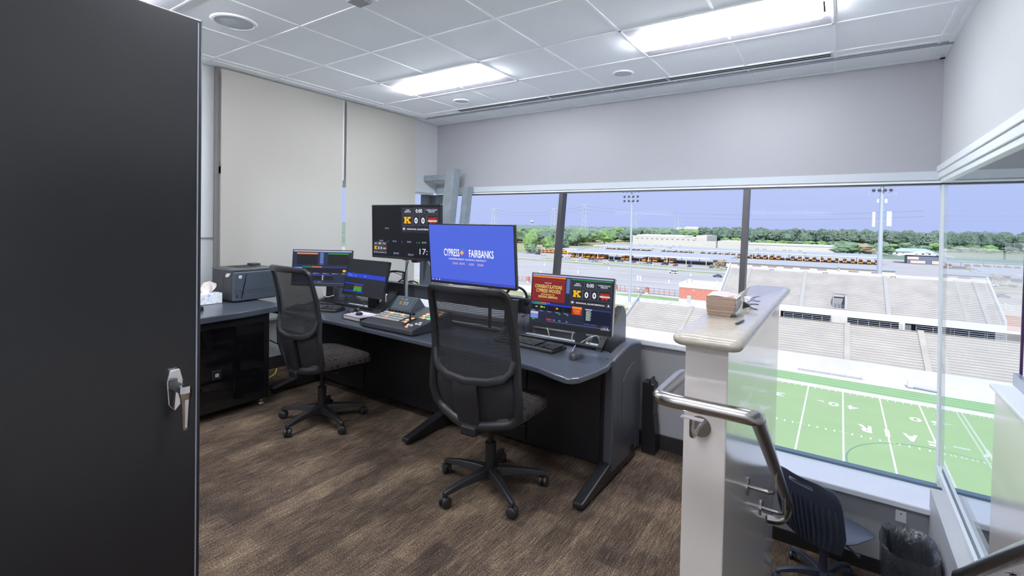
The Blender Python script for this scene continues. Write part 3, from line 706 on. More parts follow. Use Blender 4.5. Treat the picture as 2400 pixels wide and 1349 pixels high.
# blue desktop monitor
MON4, s, of = t, s, of = monitor('large monitor with a bright blue school district desktop, above the front chair', .75, .435, (-2.125, 2.66, 1.257), R_(1.1), R_(-5.7), chin=.016, bez=.007)
s.rect(0, 0, 1, 1, '5068dc', 0); s.rect(0, .955, 1, 1, '4450bc', 1)
s.text('CYPRESS', .18, .415, .375, .545, 'ffffff', 3, .012); s.text('FAIRBANKS', .49, .415, .775, .545, 'ffffff', 3, .012)
for (u, v, c) in ((.43, .425, '2088e0'), (.405, .475, 'f0b060'), (.457, .475, '8850c8')):
    s.poly([(u, v-.045), (u+.024, v), (u, v+.045), (u-.024, v)], c, 3)
s.text('INDEPENDENT SCHOOL DISTRICT', .24, .575, .69, .605, 'e8ecff', 3, .01)
for u, st in ((.285, 'LEARN'), (.37, 'EMPOWER'), (.48, 'ACHIEVE'), (.585, 'DREAM')): s.text(st, u, .645, u+.065, .685, 'e0b0c8', 3, .01)
for u in (.015, .06, .10): s.rect(u, .967, u+.012, .988, 'c8d0f8', 2)
s.build('screen', t, of)
# right control monitor
t, s, of = monitor('right hand monitor with a congratulations slide and a scoreboard', .555, .339, (-1.360, 2.694, 1.002), R_(1.6), R_(5.2), chin=.03, bez=.006, edge_mat=mat('monitor_silver', (.42, .40, .37), .35, metal=.4))
s.rect(0, 0, 1, 1, '23283f', 0); s.rect(0, 0, 1, .03, 'a9a8d4', 1); s.rect(0, .04, .43, .07, 'e8802c', 1)
s.rect(0, .07, .43, .56, '7c1c20', 1); s.frame(.02, .12, .41, .53, 'b05c4c', 2, .0015)
s.text('WILDCAT FANS', .16, .165, .25, .19, 'e8c8d8', 3, .02)
s.text('CONGRATULATIONS', .035, .215, .39, .29, 'e8cc70', 3, .02); s.text('CYPRESS WOODS', .055, .305, .375, .38, 'e8cc70', 3, .02)
s.text('ADVANCING TO', .12, .40, .30, .435, 'e8cc70', 3, .01); s.text('REGIONAL SEMIFINALS', .09, .445, .34, .49, 'e8cc70', 3, .02)
s.rect(.44, .05, .49, .36, '40548c', 1)
for k in range(8): s.rect(.45, .07+k*.036, .48, .083+k*.036, '8ca0d0', 2)
s.rect(.50, .045, .985, .07, '1c8c44', 1); score(s, .50, .08, .985, .59)
s.rect(0, .585, .14, .60, 'd02828', 1); s.rect(.06, .585, .13, .60, '38a838', 2); s.rect(.13, .585, .19, .60, 'e88c20', 2); s.rect(.19, .585, .25, .60, 'c848c8', 2)
s.rect(0, .605, .52, .635, '2038c4', 1); s.rect(.02, .612, .20, .632, '20a048', 2)
for k in range(5): s.rect(.005+.105*k, .637, .10+.105*k, .745, '0c0e16', 1); s.text('Media %d' % (k+1), .01+.105*k, .755, .06+.105*k, .775, 'c0c8e0', 3)
s.rect(.125, .665, .15, .70, 'e8b418', 2); s.text('0 0', .155, .67, .185, .70, 'ffffff', 3); s.rect(.33, .67, .355, .70, 'e8b418', 2); s.text('00', .06, .67, .085, .70, 'ffffff', 3)
s.rect(.53, .60, .65, .645, 'f08c28', 1); s.rect(.53, .645, .65, .765, 'b82c18', 1); s.text('CONGRATS', .545, .66, .635, .70, 'f0c860', 3); s.text('WOODS', .555, .71, .625, .74, 'f0c860', 3)
for u in (.02, .36, .46): s.rect(u, .785, u+.03, .80, '20b850', 3)
s.rect(.0, .79, .10, .93, '7c88d0', 2, ); s.rect(0, .79, .10, .83, 'c0c8f0', 3); s.rect(.02, .94, .06, .96, '30a850', 3)
s.rect(.21, .91, .28, .94, 'd81c30', 2)
for u in (.30, .37, .46): s.text('Edit', u, .915, u+.025, .935, 'd8dcf0', 3)
s.rect(.68, .64, .985, .90, '141830', 1); s.rect(.68, .62, .985, .64, '30407c', 1); s.rect(.69, .622, .77, .637, 'dce0f4', 2)
for k in range(11):
    s.rect(.70, .655+k*.018, .70+random.uniform(.05, .075), .664+k*.018, 'b8d0c8', 2)
for u in (.68, .76, .90): s.rect(u, .91, u+.07, .935, '3c4878', 2)
for k, c in enumerate(('d02c3c', '50b850', 'e8c040', '8080f0', 'e0e0f0')): s.rect(.88+.018*k, .945, .892+.018*k, .965, c, 2)
s.rect(.22, .96, 1, .966, '8088b0', 1)
for k in range(14): s.rect(.88+.008*k*.9, .975, .885+.008*k*.9, .988, 'b8c4e0', 2)
s.build('screen', t, of); desk_stand(t, (-1.40, 2.90), 0, TRAY+.001, .33, mat('dark_grey_stand', (.10, .115, .13), .35))
# ------------------------------------------------------------------ pole mounts of the two high monitors
def arm(mon, x, y, top, xoff, m):
    inv = (Matrix.Translation(mon.location) @ mon.rotation_euler.to_matrix().to_4x4()).inverted() @ TR(x, y, TRAY)
    h = top-TRAY
    def done(o): o.data.transform(inv); return o
    done(MB().cyl((0, 0), .035, 0, .02, 20).build('clamp_base', plastic, mon, smooth=50))
    done(MB().tube([(0, 0, .02), (0, 0, h)], .013, 14).build('pole', m, mon, smooth=60))
    done(MB().rbox(-.025, .025, -.028, .028, h-.09, h-.02, .006).rbox(0, xoff, -.022, .012, h-.075, h-.035, .006).rbox(xoff-.03, xoff+.03, -.06, .01, h-.10, h-.01, .006).build('arm_bracket', plastic, mon))
arm(MON3, -3.01, 2.92, 1.25, .14, mat('silver_pole', (.62, .66, .68), .3, metal=.8))
arm(MON4, -2.12, 2.90, 1.14, .18, plastic)
# ------------------------------------------------------------------ keyboards and mice
keym = mat('key_black', (.02, .02, .022), .3); legm = mat('key_legend_grey', (.30, .31, .33), .4)
def keyboard(label, c, rz):
    t = thing('keyboard', label, 'keyboard', c, rz)
    b = MB(); b.rbox(-.232, .232, -.095, .072, 0, .016, .005, 2); b.build('case', plastic, t)
    MB().rbox(-.228, .228, -.094, -.070, .012, .0185, .003, 1).build('wrist_edge', mat('dark_olive_plastic', (.05, .05, .048), .35), t)
    rows = 6; kb = MB(); kb.rbox(0, .0172, 0, .0172, 0, .0105, .0022, 1); k0 = kb.build('key', keym, t); used = [0]; rest = MB()
    def key(x, y, z):
        used[0] += 1
        if used[0] > 100: rest.rbox(x, x+.0172, y, y+.0172, z, z+.0105, .0022, 1); return
        o = k0 if used[0] == 1 else k0.copy()
        if used[0] > 1: COL.objects.link(o); o.parent = t
        o.location = (x, y, z)
    b = MB()
    for r in range(rows):
        y = -.062+r*.0205
        for k in range(22):
            if k in (15,) or (k > 15 and k < 19 and r in (0, 2) and k != 17) or (r == 5 and k in (1, 6)): continue
            x = -.222+k*.0203
            if r == 0 and 4 < k < 9: continue
            key(x, y, .014+.0008*r)
        if r == 0: b.rbox(-.222+4*.0203, -.222+9*.0203-.003, y, y+.0172, .014, .0245, .002, 1)
    b.build('space_bar', keym, t); ks = rest.build('keys', keym, t); ks['kind'] = 'stuff'
    b = MB()
    for r in range(rows):
        for k in range(22):
            if k == 15: continue
            x = -.222+k*.0203; y = -.062+r*.0205
            b.box(x+.005, x+.010, y+.007, y+.012, .0249+.0008*r, .0252+.0008*r)
    b.build('key_legends', legm, t)
    return t
keyboard('black keyboard in front of the right hand monitor', (-1.62, 2.66, WT+.001), R_(-5))
keyboard('black keyboard on the left bay beside the switcher', (-3.72, 2.55, WT+.001), R_(24))
def mouse(label, c, rz, m2=None):
    t = thing('computer_mouse', label, 'computer mouse', c, rz)
    def fn(u, v):
        a = 2*PI*u; r = math.sin(v*PI/2)**.6
        return (.031*math.cos(a)*r, .055*math.sin(a)*r, .036*math.cos(v*PI/2)**.7*(1-.15*math.sin(a))+.001)
    MB().grid(fn, 24, 8).build('shell', m2 or mat('dark_grey_mouse', (.05, .05, .053), .3), t, smooth=True)
    MB().cyl((0, 0), .006, -.003, .003, 12, T=TR(0, .03, .0325) @ RY(PI/2)).build('wheel', plastic, t, smooth=50)
    b = MB(); b.tube([(0, .052, .012), (-.01, .08, .006), (-.03, .14, .004), (-.02, .22, .02)], .0018, 6, smooth=5); b.build('cord', mat('grey_cord', (.45, .46, .5), .4), t, smooth=True)
    return t
mouse('grey and black mouse at the right end of the worktop', (-1.255, 2.56, WT+.001), R_(20))
mouse('dark mouse between the left keyboard and the jog controller', (-3.37, 2.66, WT+.001), R_(25))
mouse('dark mouse on the counter next to the tissue box', (-3.98, 1.72, .783), R_(60), plastic)
# ------------------------------------------------------------------ office chairs
def caster(parent, x, y, a, m):
    c = MB(); 
    T0 = TR(x, y, .03) @ RZ(a)
    for s_ in (-1, 1):
        c.lathe([(.001, -.011), (.022, -.011), (.0285, -.006), (.0285, .006), (.022, .011), (.001, .011)], 20, T=T0 @ TR(0, s_*.0145, 0) @ RX(PI/2))
    c.rbox(-.022, .022, -.005, .005, -.005, .022, .004, 1, T=T0)
    c.cyl((0, 0), .007, .01, .055, 10, T=TR(x, y, .03))
    return c.build('caster', m, parent, smooth=45)
def star_base(t, R, a0, m, arched=False):
    for k in range(5):
        a = a0+2*PI*k/5
        d = Vector((math.cos(a), math.sin(a), 0)); n_ = Vector((-d.y, d.x, 0))
        secs = [(.02, .034, .075, .125), (.10, .028, .080, .120), (.20, .022, .077, .108), (R-.03, .018, .066, .092), (R, .014, .062, .084)] if not arched else [(.02, .03, .07, .12), (.10, .026, .085, .122), (.18, .022, .088, .116), (R-.04, .018, .074, .098), (R, .016, .05, .078)]
        vs = []
        for r, w_, z0, z1 in secs:
            for (sx_, z) in ((-1, z0), (1, z0), (.72, z1), (-.72, z1)):
                q = d*r+n_*w_*sx_; vs.append((q.x, q.y, z))
        N = len(secs)
        fs = [(0, 1, 2, 3), tuple(4*(N-1)+i for i in (3, 2, 1, 0))]+[(i*4+j, i*4+(j+1) % 4, (i+1)*4+(j+1) % 4, (i+1)*4+j) for i in range(N-1) for j in range(4)]
        MB().add(vs, fs).build('leg', m, t, bevel=.004, smooth=30)
        caster(t, d.x*(R-.012), d.y*(R-.012), a+1.1+k*.7, m)
def mesh_chair(label, loc, rz, a0):
    t = thing('office_chair', label, 'office chair', loc, rz)
    star_base(t, .315, a0, frameM)
    MB().cyl((0, 0), .030, .07, .26, 20).cyl((0, 0), .040, .065, .13, 20).build('lift_sleeve', plastic, t, smooth=50)
    MB().cyl((0, 0), .016, .26, .40, 16).build('gas_lift', plastic, t, smooth=50)
    MB().rbox(-.10, .10, -.12, .10, .385, .43, .012).rbox(.09, .22, -.03, -.005, .40, .415, .004).rbox(-.22, -.09, .02, .045, .40, .415, .004).build('tilt_mechanism', plastic, t)
    # seat cushion
    def seat(u, v):
        a = 2*PI*u; ca, sa = math.cos(a), math.sin(a); e_ = .42
        x = .252*math.copysign(abs(ca)**e_, ca); y = .242*math.copysign(abs(sa)**e_, sa)
        prof_ = [(.0, .437), (.90, .437), (.985, .447), (1.0, .468), (.985, .495), (.93, .512), (.55, .518), (0, .515)]
        i = v*7; k = min(6, int(i)); f = i-k
        r = prof_[k][0]*(1-f)+prof_[k+1][0]*f; z = prof_[k][1]*(1-f)+prof_[k+1][1]*f
        z -= .022*max(0, y*r/.24)**2
        return (x*r, .055+y*r, z)
    MB().grid(seat, 40, 14).build('seat', seatm, t, smooth=True)
    # back surface: u across (-1..1), z height
    def yb(z):
        pts = [(.40, -.205), (.50, -.232), (.62, -.262), (.70, -.262), (.80, -.255), (.92, -.272), (1.05, -.305), (1.15, -.335)]
        for (a, p), (b_, q) in zip(pts, pts[1:]):
            if z <= b_: return p+(q-p)*(max(z, a)-a)/(b_-a)
        return pts[-1][1]
    def hw(z):
        pts = [(.40, .19), (.46, .235), (.52, .268), (.60, .272), (.75, .258), (.95, .248), (1.15, .238)]
        for (a, p), (b_, q) in zip(pts, pts[1:]):
            if z <= b_: return p+(q-p)*(max(z, a)-a)/(b_-a)
        return pts[-1][1]
    def Sx(u, z, off=0): return Vector((u*hw(z), yb(z)+.075*u*u-.0*abs(u)+off, z))
    def strip(path, w0, th, n=4):
        # band following (u,z) path with width w0 and thickness th, offset outward
        pts = [Sx(u, z) for u, z in path]
        return pts
    # outer frame loop
    loop = []
    for k in range(7): a = k/6*PI/2; loop.append((.86+.14*math.cos(a), 1.095+.045*math.sin(a)))
    loop += [(.4, 1.146), (0, 1.148), (-.4, 1.146)]
    for k in range(7): a = PI/2+k/6*PI/2; loop.append((-.86+.14*math.cos(a), 1.095+.045*math.sin(a)))
    loop += [(-1, .95), (-1, .80), (-1, .68), (-1.0, .58)]
    for k in range(6): a = PI+k/5*PI/2; loop.append((-.78+.22*math.cos(a), .50+.05*math.sin(a)))
    loop += [(-.5, .437), (-.2, .428), (0, .426), (.2, .428), (.5, .437)]
    for k in range(6): a = 1.5*PI+k/5*PI/2; loop.append((.78+.22*math.cos(a), .50+.05*math.sin(a)))
    loop += [(1.0, .58), (1, .68), (1, .80), (1, .95)]
    def band(b, path, closed, wd, th):
        P_ = [Sx(u, z) for u, z in path]; N = len(P_); vs = []
        for i in range(N):
            d = (P_[(i+1) % N]-P_[i-1]) if closed else (P_[min(i+1, N-1)]-P_[max(i-1, 0)])
            d.normalize(); u_n = Vector((.3*(-P_[i].x), -1, -.1)).normalized()
            side = d.cross(u_n).normalized()
            w_ = wd[i] if isinstance(wd, list) else wd
            for (a, c) in ((-1, -.2), (-.75, .8), (0, 1), (.75, .8), (1, -.2), (0, -.6)):
                vs.append(P_[i]+side*a*w_+u_n*c*th)
        M_ = 6
        fs = [(i*M_+k, i*M_+(k+1) % M_, ((i+1) % N)*M_+(k+1) % M_, ((i+1) % N)*M_+k) for i in range(N if closed else N-1) for k in range(M_)]
        if not closed: fs += [tuple(range(M_))[::-1], tuple((N-1)*M_+k for k in range(M_))]
        b.add(vs, fs)
    b = MB()
    wds = [.022 if z > 1.0 else .024 if z > .6 else .026 for u, z in loop]
    band(b, loop, True, wds, .018)
    fo = b.build('back_frame', frameM, t, smooth=60)
    b = MB(); band(b, [(-.98, .80), (-.93, .745), (-.80, .708), (-.5, .682), (0, .672), (.5, .682), (.80, .708), (.93, .745), (.98, .80)], False, .020, .022)
    b.build('cross_bar', frameM, t, smooth=60)
    b = MB(); b.grid(lambda u, v: Sx(-.28+.56*u*1.0, .43+.245*v, -.014), 4, 8, thick=.02)
    b.build('spine_plate', frameM, t, smooth=40)
    def mesh_fn(z0, z1, off):
        return lambda u, v: Sx(-.96+1.92*u, z0(u)+(z1-z0(u))*v, off)
    b = MB(); b.grid(lambda u, v: Sx(-.97+1.94*u, (.685+.09*abs(2*u-1)**4)+(1.128-(.685+.09*abs(2*u-1)**4))*v, .004), 20, 20)
    b.build('mesh_back', meshm, t, smooth=True, fixn=False)
    b = MB(); b.grid(lambda u, v: Sx(-.97+1.94*u, .44+.27*v, .016), 20, 10)
    b.build('lumbar_pad', mat('lumbar_fabric', (.010, .010, .013), .75), t, smooth=True, fixn=False)
    MB().rbox(-.05, .05, -.235, -.05, .375, .43, .012).build('back_mount', plastic, t)
    return t
mesh_chair('black mesh back office chair in front, its back to the camera', (-1.585, 2.20, 0), R_(4), R_(36))
mesh_chair('black mesh back office chair at the left, beside the glossy cabinet', (-3.12, 2.19, 0), R_(-3), R_(-6))
# ------------------------------------------------------------------ task chair on the lower level
shellm = mat('blue_black_shell', (.060, .072, .105), .35, bump=.05, bscale=300)
t = thing('task_chair', 'dark plastic shell chair with a slotted ribbed back, on the lower level', 'office chair', (-.04, 4.00, LOW), R_(-32))
star_base(t, .30, R_(20), shellm, True)
MB().cyl((0, 0), .026, .07, .27, 18).build('lift_sleeve', shellm, t, smooth=50)
MB().cyl((0, 0), .015, .27, .40, 14).build('gas_lift', chrome, t, smooth=50)
def tseat(u, v):
    a = 2*PI*u; ca, sa = math.cos(a), math.sin(a)
    x = .225*math.copysign(abs(ca)**.6, ca); y = .215*math.copysign(abs(sa)**.6, sa)
    prof_ = [(0, .40), (.7, .405), (.96, .425), (1, .44), (.93, .447), (.6, .437), (0, .432)]
    i = v*6; k = min(5, int(i)); f = i-k
    r = prof_[k][0]*(1-f)+prof_[k+1][0]*f; z = prof_[k][1]*(1-f)+prof_[k+1][1]*f
    return (x*r, .06+y*r, z-.03*max(0, y*r/.21)**2)
MB().grid(tseat, 36, 10).build('seat', shellm, t, smooth=True)
# back shell with a hand slot, built as a tapered rounded outline with ribs
def bw(z): return .235*min(1, max(.0, 1-max(0, (z-.72)/.14)**3*.42))*(1 if z > .5 else .80+.20*(z-.36)/.14)
def bp(u, z, o=0):
    return Vector((u*bw(z), -.17-.10*(z-.36)/.45+.055*u*u+o, z-.045*max(0, abs(u)-.55)*((z > .72)*1.0)))
b = MB(); th = .007
zs = [.365, .40, .45, .50, .55, .60, .65, .70, .735, .765, .79, .815, .825]; us = [-1+2*k/16 for k in range(17)]
idx = {}
vs = []
for i, z in enumerate(zs):
    for j, u in enumerate(us):
        for o_ in (0, 1): idx[(i, j, o_)] = len(vs); vs.append(bp(u, z, -th*o_))
fs = []
def hole(i, j): return zs[i] >= .764 and zs[i] < .789 and 5 <= j <= 10
for i in range(len(zs)-1):
    for j in range(16):
        if hole(i, j): continue
        fs.append((idx[(i, j, 0)], idx[(i+1, j, 0)], idx[(i+1, j+1, 0)], idx[(i, j+1, 0)])); fs.append((idx[(i, j, 1)], idx[(i, j+1, 1)], idx[(i+1, j+1, 1)], idx[(i+1, j, 1)]))
        for (di, dj, e1, e2) in ((-1, 0, (i, j), (i, j+1)), (1, 0, (i+1, j), (i+1, j+1)), (0, -1, (i, j), (i+1, j)), (0, 1, (i, j+1), (i+1, j+1))):
            a, c = i+di, j+dj
            if a < 0 or a >= len(zs)-1 or c < 0 or c >= 16 or hole(a, c):
                fs.append((idx[(*e1, 0)], idx[(*e2, 0)], idx[(*e2, 1)], idx[(*e1, 1)]))
b.add(vs, fs)
bk = b.build('backrest', shellm, t, smooth=40)
b = MB()
for k in range(13):
    u = -.86+1.72*k/12
    b.tube([bp(u, z, -.010) for z in (.372, .42, .48, .54, .60, .66, .685)], [.005, .010, .011, .011, .010, .008, .003], 8)
b.build('back_ribs', shellm, bk, smooth=60)
MB().tube([(-.06, -.02, .39), (-.06, -.15, .385), (-.06, -.19, .44)], .012, 10).tube([(.06, -.02, .39), (.06, -.15, .385), (.06, -.19, .44)], .012, 10).rbox(-.09, .09, -.1, .1, .385, .41, .01).build('seat_support', shellm, t, smooth=50)
MB().tube([(.10, .0, .39), (.20, -.02, .38), (.25, -.03, .375)], [.005, .005, .012], 8).build('height_lever', shellm, t, smooth=50)
# ------------------------------------------------------------------ waste bin
def bag_mat():
    m, t_, p = newmat('black_bin_bag'); p.inputs['Base Color'].default_value = (.035, .038, .045, 1); p.inputs['Roughness'].default_value = .22; p.inputs['Specular IOR Level'].default_value = .9
    N = t_.nodes.new; L = t_.links.new
    tcn = N('ShaderNodeTexCoord'); n = N('ShaderNodeTexNoise'); mp_ = N('ShaderNodeMapping'); mp_.inputs['Scale'].default_value = (1, 1, .35); n.inputs['Scale'].default_value = 26; n.inputs['Detail'].default_value = 4; n.inputs['Distortion'].default_value = 1.2
    L(tcn.outputs['Object'], mp_.inputs[0]); L(mp_.outputs[0], n.inputs[0])
    b_ = N('ShaderNodeBump'); b_.inputs['Strength'].default_value = 1; b_.inputs['Distance'].default_value = .010; L(n.outputs[0], b_.inputs['Height']); L(b_.outputs[0], p.inputs['Normal']); return m
bagm = bag_mat()
t = thing('waste_bin', 'blue grey waste bin lined with a black bag, in the lower corner', 'waste bin', (.395, 3.86, LOW))
def sq(a, e_=.55): 
    c, s_ = math.cos(a), math.sin(a); return math.copysign(abs(c)**e_, c), math.copysign(abs(s_)**e_, s_)
def binf(u, v):
    x, y = sq(2*PI*u); w_ = .098+.027*v; d_ = .16+.04*v
    return (x*w_*.97, y*d_*.98, .52*v)
MB().grid(binf, 40, 8).add([binf(k/40, 0) for k in range(40)], [tuple(range(40))]).build('bin', mat('bin_blue_grey', (.10, .17, .24), .35), t, smooth=50)
rnd = random.Random(3)
wr = [[rnd.uniform(-1, 1) for _ in range(41)] for _ in range(16)]
for r_w in wr: r_w[40] = r_w[0]
def bag(u, v):
    x, y = sq(2*PI*u); k = int(round(u*40)); j = int(round(v*15))
    if v < .4:   # outside skirt going up
        q = v/.4; z = .29+.26*q; w_ = .150-.0*q; d_ = .212
        w_ = .133+.008*q; z += .03*math.sin(2*PI*u*2+1)*(1-q)
    else:
        q = (v-.4)/.6; z = .55-.40*q**1.3; j_ = .026*min(1, q*7); w_ = .137-j_-.03*q-.03*q*q; d_ = .205-j_-.04*q-.04*q*q
    a = .004+.004*abs(q-.3)
    return (x*(w_+a*wr[j][k]), y*(d_+a*wr[j][k]), z+.006*wr[(j+5) % 16][k])
MB().grid(bag, 40, 15).add([bag(k/40, 1) for k in range(40)], [tuple(range(40))]).build('bin_bag', bagm, t, smooth=True)
# ------------------------------------------------------------------ printer
prm = mat('printer_slate', (.055, .070, .090), .32); prd = mat('printer_dark', (.030, .032, .036), .42)
t = thing('printer', 'black and slate laser printer on the low cabinet counter', 'printer', (-4.50, 2.235, .783))
b = MB(); b.rbox(0, .355, -.19, .19, .004, .262, .018, 3); b.build('body', prd, t)
b = MB(); b.rbox(.345, .372, -.187, .187, .008, .255, .012, 3); fp = b.build('front_panel', prm, t)
MB().box(.3725, .3735, -.187, .187, .098, .100).box(.3725, .3735, -.187, .187, .078, .0795).build('seam', prd, fp)
b = MB(); b.add([(.373, -.085, .235), (.373, -.078, .235), (.373, -.118, .03), (.373, -.125, .03), (.376, -.085, .235), (.376, -.078, .235), (.376, -.118, .03), (.376, -.125, .03)], [(0, 1, 2, 3), (4, 7, 6, 5), (0, 4, 5, 1), (1, 5, 6, 2), (2, 6, 7, 3), (3, 7, 4, 0)]); b.build('cover_edge', gloss, fp)
lg = MB(); lg.cyl((0, 0), .0135, 0, .003, 28, T=TR(.3725, -.133, .212) @ RY(PI/2)); lo = lg.build('logo_disc', mat('logo_silver', (.78, .82, .86), .3), fp, smooth=50)
vs, fs = text_mesh('hp', .02)
MB().add([(.3762, -.141+.016*x, .203+.015*y) for x, y in vs], fs).build('logo_letters', prd, lo, fixn=False)
MB().rbox(.372, .375, -.162, -.154, .04, .062, .001).build('power_label', gloss, fp)
b = MB(); b.rbox(.0, .36, -.19, .19, .255, .278, .008, 2); tp = b.build('top_cover', mat('printer_top', (.075, .08, .085), .38), t)
MB().box(.06, .25, -.10, .12, .279, .2795).build('output_well', slotm, tp)
b = MB(); b.rbox(.03, .12, .10, .18, .278, .296, .005, 2); b.rbox(.02, .30, .16, .20, .255, .276, .006); b.build('control_panel', prd, tp)
MB().rbox(.26, .29, -.06, .0, .278, .2815, .001).rbox(.265, .285, .03, .05, .278, .2815, .001).build('buttons', gloss, tp)
b = MB(); b.prism([(.255, .205), (.30, .212), (.325, .232), (.32, .243), (.27, .238), (.25, .222)], -.1945, -.1900, 'y'); b.build('side_grip', mat('grip_cream', (.72, .66, .60), .4), t, bevel=.001)
MB().box(.15, .21, -.1915, -.190, .10, .215).build('side_door', mat('printer_side', (.036, .038, .042), .4), t)
# ------------------------------------------------------------------ tissue box
def tis_mat():
    m, t_, p = newmat('tissue_box_print'); N = t_.nodes.new; L = t_.links.new
    tcn = N('ShaderNodeTexCoord'); mp_ = N('ShaderNodeMapping'); mp_.inputs['Scale'].default_value = (70, 70, 22); v = N('ShaderNodeTexVoronoi'); v.inputs['Scale'].default_value = 1
    L(tcn.outputs['Object'], mp_.inputs[0]); L(mp_.outputs[0], v.inputs[0])
    lt = N('ShaderNodeMath'); lt.operation = 'LESS_THAN'; lt.inputs[1].default_value = .34; L(v.outputs['Distance'], lt.inputs[0])
    mx = N('ShaderNodeMixRGB'); mx.inputs[1].default_value = (.80, .80, .84, 1); L(v.outputs['Color'], mx.inputs[2])
    m2 = N('ShaderNodeMixRGB'); m2.inputs[0].default_value = .62; m2.inputs[2].default_value = (.62, .68, .88, 1); L(v.outputs['Color'], m2.inputs[1]); L(m2.outputs[0], mx.inputs[2]); L(lt.outputs[0], mx.inputs[0])
    L(mx.outputs[0], p.inputs['Base Color']); p.inputs['Roughness'].default_value = .4; return m
t = thing('tissue_box', 'white patterned tissue box with a tissue standing out of it', 'tissue box', (-4.26, 1.88, .783), 0)
MB().rbox(-.06, .06, -.115, .115, 0, .085, .003, 1).build('box', tis_mat(), t)
def tis(u, v):
    a = (u-.5)*1.9; w_ = .030+.035*math.sin(v*PI*.8)
    return (.012*math.sin(u*11+v*3)*(.4+v), .02+a*w_+.015*v, .083+.105*v-.028*abs(a)*v)
MB().grid(tis, 16, 10, thick=.001).build('tissue', mat('tissue_paper', (.82, .76, .70), .8), t, smooth=60)
# ------------------------------------------------------------------ production switcher
swm = mat('switcher_charcoal', (.040, .044, .050), .4); btn = mat('button_grey', (.44, .44, .40), .45)
t = thing('video_switcher', 'charcoal video switcher panel with rows of lit buttons', 'video switcher', (-2.62, 2.34, WT+.001))
sl = .19
def sz(y): return .040+sl*y
b = MB(); pr = [(0, .006), (0, .036), (.01, .042), (.40, .040+sl*.40), (.42, .10), (.42, .0), (.06, 0)]
b.prism(pr, -.265, .265, 'x'); bd = b.build('body', swm, t, bevel=.006)
TS = Matrix.Translation((0, 0, .0405)) @ RX(math.atan(sl))
def btnrow(name, lst, m, par=bd):
    pr_ = {}
    for x, y, w_, d_ in lst:
        if (w_, d_) not in pr_: o = pr_[(w_, d_)] = MB().rbox(-w_/2, w_/2, -d_/2, d_/2, 0, .006, .0022, 1).build('button', m, par)
        else: o = pr_[(w_, d_)].copy(); COL.objects.link(o); o.parent = par
        o.location = TS @ Vector((x, y, 0)); o.rotation_euler = (math.atan(sl), 0, 0)
        if name != 'button_bank': o['label'] = name.split('_')[0]+' lit button'
L1 = []; Lor = []; Lred = []; Lgr = []
for r in range(4):
    for k in range(12):
        x = -.235+k*.0235+r*.002; y = .105+r*.036
        (Lred if (r, k) in ((1, 4),) else Lor if (r, k) in ((3, 3), (3, 8)) else L1).append((x, y, .0195, .026))
for r in range(3):
    for k in range(2):
        (Lor if (r+k) % 2 else L1).append((.075+k*.025, .105+r*.036, .018, .022))
for r in range(5):
    for k in range(5):
        c = (r*5+k) % 9
        (Lor if c in (1, 5) else Lgr if c in (3,) else L1).append((.14+k*.025, .215+r*.036, .020, .022))
btnrow('button_bank', L1, btn)
btnrow('orange_buttons', Lor, mat('button_orange', (.8, .25, .05), .4, emis=(1, .42, .18), estr=.9))
btnrow('red_buttons', Lred, mat('button_red', (.8, .1, .1), .4, emis=(1, .3, .25), estr=.9))
btnrow('green_buttons', Lgr, mat('button_green', (.1, .6, .2), .4, emis=(.15, .85, .35), estr=.8))
for x, y in ((.16, .07), (.19, .07), (.205, .105), (.235, .105), (.22, .13)): MB().cyl((x, y), .011, 0, .006, 16, T=TS).build('round_button', mat('button_pale', (.72, .72, .70), .4), bd, smooth=40)
MB().cyl((.175, .038), .010, 0, .006, 16, T=TS).build('cut_button', mat('button_red', (.8, .1, .1), .4), bd, smooth=40)
b = MB(); b.rbox(.105, .13, .06, .19, 0, .004, .002, 1, T=TS); b.build('fader_slot', plastic, bd)
b = MB(); b.tube([(.117, .13, .0), (.117, .14, .05)], .006, 10, T=TS).tube([(.075, .142, .055), (.155, .142, .055)], .010, 14, T=TS); b.build('fader_bar', plastic, bd, smooth=50)
b = MB(); b.prism([(.255, .0), (.245, .02), (.335, .115), (.355, .112), (.42, .03), (.42, .0)], -.225, -.01, 'x', T=TR(0, 0, .078)); sc = b.build('touch_unit', mat('slate_unit', (.07, .085, .105), .35), bd, bevel=.003)
s = Scr(.20, .108); s.rect(0, 0, 1, 1, '6c7a88', 0, .55); s.text('K', .30, .35, .42, .62, 'e0a040', 2, .02, .8); s.text('0 0', .50, .33, .72, .62, 'dfe4ee', 2, .0, .8); s.rect(.25, .12, .38, .18, 'a8b4c0', 2, .6); s.rect(.46, .10, .60, .2, 'a8b4c0', 2, .6)
o = s.build('screen', sc); o.location = (-.1175, .2875, .078+.0705); o.rotation_euler = (math.atan2(-.095, .09)+0.0-PI/2+PI/2, 0, 0)
ang = math.atan2(.09, .095); o.rotation_euler = (-ang, 0, 0); 
for k in range(6): MB().cyl((-.215+k*.034, .238), .008, 0, .018, 14, T=TS).build('knob', plastic, bd, smooth=50)
